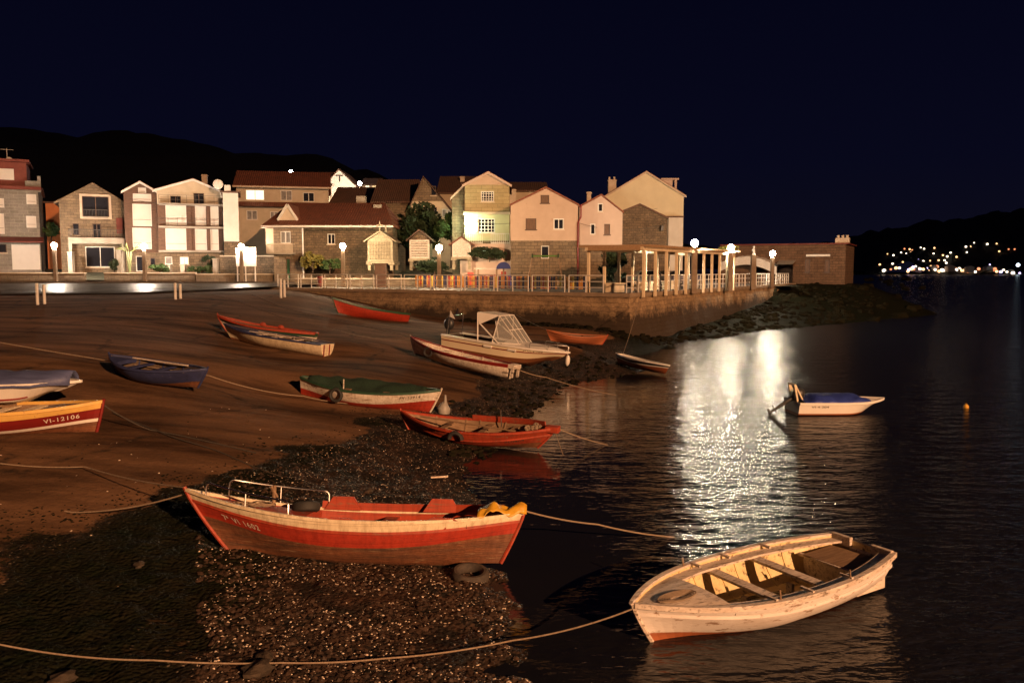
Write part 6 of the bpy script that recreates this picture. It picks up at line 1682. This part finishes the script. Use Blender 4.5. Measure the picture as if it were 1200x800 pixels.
def bush(name, c, rad, n, label, m=None, leaf=.16, seed=1, group=None, trunk=.0, cat='bush'):
    base = Vector((c[0], c[1], c[2]-rad[2]-trunk)); r = empty(name, base, 0, label, cat, group)
    mb = MB(); foliage(mb, Vector(c)-base, rad, n, leaf, 0, seed); mb.build('crown' if trunk else 'foliage', m or m_leaf, r, fix=False)
    mb = MB(); rnd = random.Random(seed+9)
    mb.tube([(0,0,-.3),(.05,0,trunk*.6+.1),(0,.05,trunk+rad[2]*.6),(.1,0,trunk+rad[2]*1.3)], [.16 if trunk else .06,.12 if trunk else .05,.08 if trunk else .03,.02], 7)
    for k in range(6):
        an = rnd.uniform(0, 6.28); z0 = trunk+rad[2]*rnd.uniform(.1,.7); mb.tube([(0,0,z0),(math.cos(an)*rad[0]*.35, math.sin(an)*rad[1]*.35, z0+rad[2]*.4),(math.cos(an)*rad[0]*.7, math.sin(an)*rad[1]*.7, z0+rad[2]*.9)], [.05,.035,.012], 5)
    mb.build('trunk' if trunk else 'stems', m_bark, r)
def bpx(px0, px1, py0, py1, Y, dz=.0):
    a, b = PY(px0, py1, Y), PY(px1, py0, Y); return ((a.x+b.x)/2, Y, (a.z+b.z)/2), ((b.x-a.x)/2, (b.x-a.x)/2*.8, (b.z-a.z)/2)
c, r_ = bpx(466, 522, 241, 292, 84); bush('tree', c, r_, 4200, 'large dark leafy tree behind the granaries', m_leafd, .2, 3, trunk=1.5, cat='tree')
c, r_ = bpx(512, 546, 252, 284, 81); bush('tree', c, r_, 3000, 'leafy tree lit bright green beside the clad house', m_leaf, .17, 5, trunk=2.2, cat='tree')
c, r_ = bpx(448, 480, 254, 276, 86); bush('tree', c, r_, 1500, 'low dark tree at the right end of the red hip roof', m_leafd, .2, 8, trunk=3.0, cat='tree')
c, r_ = bpx(354, 378, 296, 316, 77.5); bush('shrub', c, r_, 2600, 'yellow flowering shrub at the foot of the hip-roofed house', m_leafy, .12, 11)
c, r_ = bpx(374, 398, 302, 317, 77.5); bush('shrub', c, r_, 1500, 'darker shrub touching the yellow one, right beside the lamp', m_leaf, .12, 12)
c, r_ = bpx(176, 197, 309, 320, 82); bush('shrub', c, r_, 1200, 'clipped green hedge bush behind the road wall below the shuttered tower house', m_leaf, .12, 13)
c, r_ = bpx(222, 250, 312, 320, 82.5); bush('shrub', c, r_, 1000, 'low green planting behind the wall below the lit ground floor window', m_leaf, .12, 14)
c, r_ = bpx(126, 140, 300, 318, 82.5); bush('shrub', c, r_, 900, 'garden shrub right of the dark garage opening', m_leafd, .13, 15)
c, r_ = bpx(49, 70, 262, 280, 93); bush('shrub', c, r_, 900, 'green shrub lit above the gap beside the leftmost lamp', m_leaf, .16, 16)
c, r_ = bpx(238, 254, 300, 312, 83.5); bush('shrub', c, r_, 700, 'small dark shrub beside the white wing wall', m_leafd, .13, 17)
c, r_ = bpx(488, 530, 303, 318, 75.5); bush('hedge', c, r_, 1800, 'dark hedge between the middle and right granaries', m_leafd, .12, 18)
c, r_ = bpx(551, 596, 290, 303, 74.2); r_ = (r_[0], .5, r_[2]); bush('hedge', c, r_, 2400, 'dark hedge in front of the lit terrace, above the playhouse', m_leafd, .11, 19)
c, r_ = bpx(702, 736, 290, 325, 66); bush('shrub', c, r_, 2000, 'dark shrub behind the near end of the pergola', m_leafd, .16, 20)
c, r_ = bpx(838, 872, 289, 297, 69.5); bush('vine', c, (r_[0], 2.0, r_[2]), 1500, 'yellowish vine growing over the far end of the pergola', m_leafy, .14, 21, cat='vine')
c, r_ = bpx(318, 332, 255, 268, 92); bush('shrub', c, r_, 700, 'dark shrub in front of the long beige house', m_leafd, .16, 22)
mb = MB()
for k in range(9):
    a = k*.7; mb.tube([(0,0,0),(.25*math.cos(a),.25*math.sin(a),2.6),(.9*math.cos(a),.9*math.sin(a),3.1+.3*math.sin(k*2)),(1.3*math.cos(a),1.3*math.sin(a),2.7)], [.03,.03,.05,.01], 4)
p = PY(152, 318, 80.6); o = mb.build('yucca', pm('palm_green', (.16,.18,.06), (.1,.12,.04), 4, .5, 0), loc=(p.x, 80.6, 3.7)); tag(o, 'thin spiky plant beside the lamp of the brown shuttered house', 'plant')

# ------------------------------------------------------------------ playground
slatcol = [pm('slat_orange', (.62,.26,.04), (.5,.2,.03), 3, .5, .1), pm('slat_red', (.42,.05,.03), (.34,.04,.03), 3, .5, .1), pm('slat_navy', (.03,.03,.10), (.02,.02,.07), 3, .5, .1), pm('slat_yellow', (.72,.48,.08), (.6,.4,.06), 3, .5, .1)]
a0 = P(486, 338, PZ) ; a0 = Vector((PY(486,300,69).x, 69, PZ)); a1 = Vector((PY(686,300,58.5).x, 58.5, PZ)); d = (a1-a0); nseg = 6
rs_ = random.Random(4)
for s in range(nseg):
    p = a0+d*(s/nseg); q = a0+d*((s+1)/nseg); Ls = (q-p).length
    r = empty('picket_fence', p, math.atan2(d.y, d.x), ordinal(s)+' section from the left of the low fence of orange, red and navy slats', 'picket fence', 'coloured playground fence sections')
    k = 0; x = .06
    mb = MB(); mb.bar((0,.03,.25),(Ls,.03,.25), .04,.07); mb.bar((0,.03,.78),(Ls,.03,.78), .04,.07); mb.build('rail', m_wood, r)
    seq = [0,2,0,1,3,2,2,0,1,0,3,1,2,0]
    while x < Ls-.1:
        if rs_.random() < .93:
            mb = MB(); mb.b2(x, x+.13, -.02, .015, .08, .97); mb.build('slat', slatcol[seq[(k+s*3) % len(seq)]], r)
        x += .185; k += 1
# playhouse panel with blue arched roof
p = Vector((PY(582,300,68).x, 68, PZ)); r = empty('playhouse', p, 0, 'wooden playhouse with speckled red panel and dark blue arched roof behind the slat fence', 'playhouse')
sc_ = 68/FPX
mb = MB(); mb.b2(-21*sc_+.2*0, 10*sc_*0-.1, 0, .08, 4*sc_, 15.5*sc_); pnl = mb.build('speckled_panel', pm('speckled_panel', (.30,.04,.03), (.25,.035,.03), 3, .5, 0, c3=(.75,.6,.55), th=(.54,.56)), r)
for x in (-26, -21.5, 0, 8): mb = MB(); mb.b2(x*sc_-.07, x*sc_+.07, -.07, .07, 0, 23*sc_); mb.build('post', m_wood, r)
mb = MB(); mb.b2(-26*sc_, 3*sc_, -.1, 1.6, 21.5*sc_, 22.8*sc_); mb.build('top_board', m_greywood, r)
mb = MB(); pr = []
for k in range(9): an = math.pi*k/8; pr.append((8*sc_+8.5*sc_*math.cos(an), 22*sc_+8*sc_*math.sin(an)))
mb.prism(pr, 'y', -.3, 1.4); mb.build('arched_roof', pm('navy_plastic', (.03,.04,.16), (.02,.03,.12), 4, .35, 0), r)
mb = MB(); mb.b2(5*sc_, 11*sc_, 0, .08, 0, 19*sc_); mb.build('door_panel', slatcol[1], r)
mb = MB(); mb.b2(-34*sc_, -27*sc_, 0, .08, 3*sc_, 18*sc_); mb.build('side_panel', slatcol[1], r)
mb = MB(); mb.prism([(11.5*sc_, .05),(13*sc_, 15*sc_),(16.5*sc_, 16*sc_),(17.5*sc_, .05)], 'y', -.1, .3); mb.build('slide_end', pm('blue_plastic', (.04,.07,.35), (.03,.05,.28), 4, .35, 0), r)
# swing
p = Vector((PY(639,300,67).x, 67, PZ)); r = empty('swing_frame', p, 0, 'child swing frame with green crossbar and four splayed legs before the orange house', 'swing')
hS = PY(600,300,67).z-PZ; w_ = 15*67/FPX
mb = MB(); mb.tube([(-w_-.1,0,hS),(w_+.1,0,hS)], .06, 8); mb.build('crossbar', pm('green_paint', (.12,.28,.05), (.09,.2,.04), 3, .45, 0), r)
for s_ in (-1, 1):
    for t_ in (-.8, .8): mb = MB(); mb.tube([(s_*w_,0,hS),(s_*(w_+.45),t_,0)], .05, 6); mb.build('leg', m_wood, r)
    mb = MB(); mb.torus((s_*w_,0,hS), .14, .05, Matrix.Rotation(R(90),3,'Y'), 14, 6); mb.build('bracket', m_leafd, r)
mb = MB(); mb.tube([(-.1,0,hS),(-.1,0,.5)], .012, 4); mb.tube([(.35,0,hS),(.35,0,.5)], .012, 4); mb.b2(-.15,.40,-.1,.1,.46,.50); mb.build('seat', m_rubber, r)
# litter bin on the promenade, cars under the pergola, lifebuoy
p = PY(380, 330, 72); mb = MB(); mb.tube([(0,0,.15),(0,0,.85)], [.2,.24], 12); mb.tube([(0,0,.80),(0,0,.92)], [.26,.26], 12); mb.tube([(0,0,0),(0,0,.2)], .05, 6); o = mb.build('litter_bin', m_dkred, loc=(p.x, 70.5, PZ)); tag(o, 'dark red litter bin behind the railing near its left end', 'litter bin')
p = PY(437, 330, 66); mb = MB(); mb.b2(-.45,.45,-.3,.3,0,1.9); mb.b2(-.5,.5,-.35,.35,1.9,2.0); o = mb.build('utility_cabinet', m_brick, loc=(p.x, 70, PZ)); tag(o, 'tall brown utility cabinet behind the railing below the leftmost granary', 'cabinet')
# parked car seen between pergola columns
def car(loc, rz, label, col):
    r = empty('parked_car', loc, rz, label, 'car')
    prof = [(-2.0,.35),(-2.05,.62),(-1.95,.86),(-1.2,.92),(-.7,1.38),(.75,1.42),(1.45,.98),(2.0,.84),(2.08,.5),(2.0,.32)]
    mb = MB(); mb.prism(prof, 'y', -.82, .82); mb.build('body', col, r, bevel=.06)
    mb = MB(); mb.prism([(-1.05,.95),(-.65,1.33),(.70,1.36),(1.25,.99)], 'y', -.835, .835); mb.build('windows', m_glassd, r)
    for x in (-1.3, 1.3):
        for y in (-.80, .80): mb = MB(); mb.tube([(x,y-.1,.32),(x,y+.1,.32)], .32, 18); w__ = mb.build('wheel', m_rubber, r); mb = MB(); s_ = 1 if y > 0 else -1; mb.tube([(x,y+s_*.08,.32),(x,y+s_*.115,.32)], .19, 12); mb.build('rim', m_chrome, w__)
    for y in (-.6, .6): mb = MB(); mb.box((2.04,y,.68), (.06,.28,.14)); mb.build('headlight', m_glassd, r, bevel=.02)
p = PY(757, 325, 76); car((p.x, 76, PZ), R(8), 'pale car parked behind the near half of the pergola', m_railw)
p = PY(795, 325, 80); car((p.x, 80, PZ), R(4), 'dark blue car parked behind the pergola, right of the pale car', pm('blue_car_paint', (.02,.03,.09), (.015,.02,.07), 2, .3, 0, coat=.6))

# ------------------------------------------------------------------ lights of the far shore
m_far = [emis('far_warm', (1,.52,.22), 3, 'NONE'), emis('far_white', (1,.80,.60), 4, 'NONE'), emis('far_violet', (.62,.5,1), 3.5, 'NONE'), emis('far_orange', (1,.30,.12), 1.6, 'NONE')]
m_harb = emis('far_harbour', (.72,.90,1), 14, 'AUTO')
far = [(1046,309,1),(1054,314,1),(1058,307,0),(1056,296,1),(1062,297,1),(1067,296,0),(1066,292,0),(1040,297.5,0),(1047,299,1),(1060,291.5,3),(1069,293,3),(1079,290,1),(1083,291.5,1),(1095,290.5,0),(1094,297,1),(1105,299,0),(1110,300.5,1),(1121,301,0),(1114,296,1),(1107,305,1),(1109,308,1),(1100,305,0),(1090,305.5,0),
 (1076,304,2),(1081,303,1),(1082,306,1),(1031,310,0),(1132,289,1),(1137,289,0),(1133,295.5,1),(1141.5,284.5,1),(1157,286,1),(1168,285.5,0),(1171,294.5,0),(1189,292,3),(1182,292,3),(1160,310,2),
 (1070,313,2),(1073,312,1),(1068,315,0),(1078,315,1),(1082,315.5,0),(1091,312,0),(1094,314,1),(1096,316,1),(1088,317,0),(1100,318,0),(1107,317,1),(1111,316,0),(1116,313.5,2),(1117,315,2),(1121,316,1),(1127,317,0),(1130,317,0),(1139,316,1),(1137,317,0),(1154,317,0),(1159,316.5,1),(1164,316,3),(1168,318,0),(1180,320,1),(1187,320,1),(1065,316,2),(1071,315.5,3),(1086,314.5,2),(1098,312.5,3),(1104,316.5,1),(1112,313,2),(1119,314.5,3),(1124,315,1),(1134,318,3),(1143,318.5,1),(1147,315,3),(1157,314.5,1),(1166,315,3),(1173,318.5,2),(1176,316.5,1),(1044,315.5,3),(1036,317,1),(1195,320,2),(1064,318,0),(1050,314,0)]
from collections import Counter
pt0 = None
root0 = None
base_mesh = {}
for k in range(4):
    mb = MB(); mb.sphere((0,0,0), 1, 8, 6); 
    me = bpy.data.meshes.new('shore_light'); me.from_pydata(mb.v, [], mb.f); me.materials.append(m_far[k]); base_mesh[k] = me
rf_ = random.Random(2)
from mathutils.bvhtree import BVHTree
fh = bpy.data.objects['far_hills'].data
bvh = BVHTree.FromPolygons([v.co.copy() for v in fh.vertices], [list(p_.vertices) for p_ in fh.polygons])
def on_far(px, py):
    d_ = ray(px, py).normalized(); h_, _, _, _ = bvh.ray_cast(Vector((0,0,CAM_Z)), d_)
    if h_ is None or h_.y < 905: return PY(px, min(py, 318.5), 897)
    return h_-d_*6
def ordn(n):
    if n < 28: return ordinal(n)
    n += 1; t_ = {2:'twenty',3:'thirty',4:'forty'}[n//10]; return t_+('' if n % 10 == 0 else '-'+ordinal(n % 10-1)) if n % 10 else t_[:-1]+'ieth'
far.sort()
cnt = {True: 0, False: 0}
for px, py, k in far:
    low = py > 311
    p = on_far(px, py); o = bpy.data.objects.new('shore_light', base_mesh[k]); COL.objects.link(o); o.location = p; s_ = rf_.uniform(.6, 1.15)*p.y/1000
    if low: s_ *= 1.75
    o.scale = (s_*1.25, s_, s_)
    tag(o, ['warm','white','violet','dim orange'][k]+' light across the bay, '+ordn(cnt[low])+' from the left '+('along the waterfront' if low else 'up the dark hillside'), 'light', 'lights of the far shore')
    cnt[low] += 1
p = PY(1193, 310.5, 900); o = None
mb = MB(); mb.sphere((0,0,0), 1.7, 12, 8); o = mb.build('harbour_floodlight', m_harb, loc=p); tag(o, 'brightest bluish white floodlight on the far shore, near the right edge', 'floodlight')
for k, (px, py) in enumerate(((1076,312),(1095,311),(1115,311),(1138,312),(1160,312),(1185,316),(1056,301),(1110,304),(1016,308))):
    Y = 925 if py > 310 else 1100
    p = PY(px, py+4, Y); W = 3.6; mb = MB(); mb.b2(-W, W, 0, 8, -3, 2.6); mb.prism([(-W-.4,2.6),(W+.4,2.6),(0,4.2)], 'y', -.5, 8.5)
    o = mb.build('distant_house', m_stucco_w, loc=p); tag(o, 'small barely lit house on the far shore, '+['below the violet lights','above the row of waterfront lights','left of the brightest violet waterfront light','by the lone waterfront light','by the orange waterfront lights','under the bluish floodlight','among the left hillside lights','among the middle hillside lights','alone at the dark left end'][k], 'house', 'pale houses across the bay')

for k, (A1, B1, sg, lab) in enumerate(((PY(262,236,85), PY(148,232,84.5), .5, 'thin overhead cable strung across the fronts of the shuttered houses'), (PY(598,262,73.5), PY(530,250,78), .4, 'thin overhead cable between the clad house and the orange house'), (PY(679,262,74.5), PY(781,262,79), .6, 'thin overhead cable from the small pink house to the rubble house'))):
    mb = MB(); mb.tube([A1.lerp(B1, i/12)-Vector((0,.35,sg*4*(i/12)*(1-i/12))) for i in range(13)], .018, 5)
    o = mb.build('cable', m_iron); tag(o, lab, 'cable')
# floodlight mast behind the photographer
mb = MB(); mb.tube([(0,0,-2),(0,0,SODIUM_POS[2]-.3)], [.22,.12], 12)
ft = empty('floodlight_mast', (SODIUM_POS[0], SODIUM_POS[1]-.6, 0), 0, 'tall harbour floodlight mast behind the camera', 'floodlight')
mb.build('mast', m_chrome, ft); mb = MB(); mb.box((0,.1,SODIUM_POS[2]), (1.2,.3,.7)); mb.build('lamp_housing', m_black, ft)
lt = bpy.data.lights.new('flood', 'POINT'); lt.energy = SODIUM_W; lt.color = SODIUM_COL; lt.shadow_soft_size = .3
lo = bpy.data.objects.new('flood', lt); COL.objects.link(lo); lo.parent = ft; lo.location = (0, .6, SODIUM_POS[2])
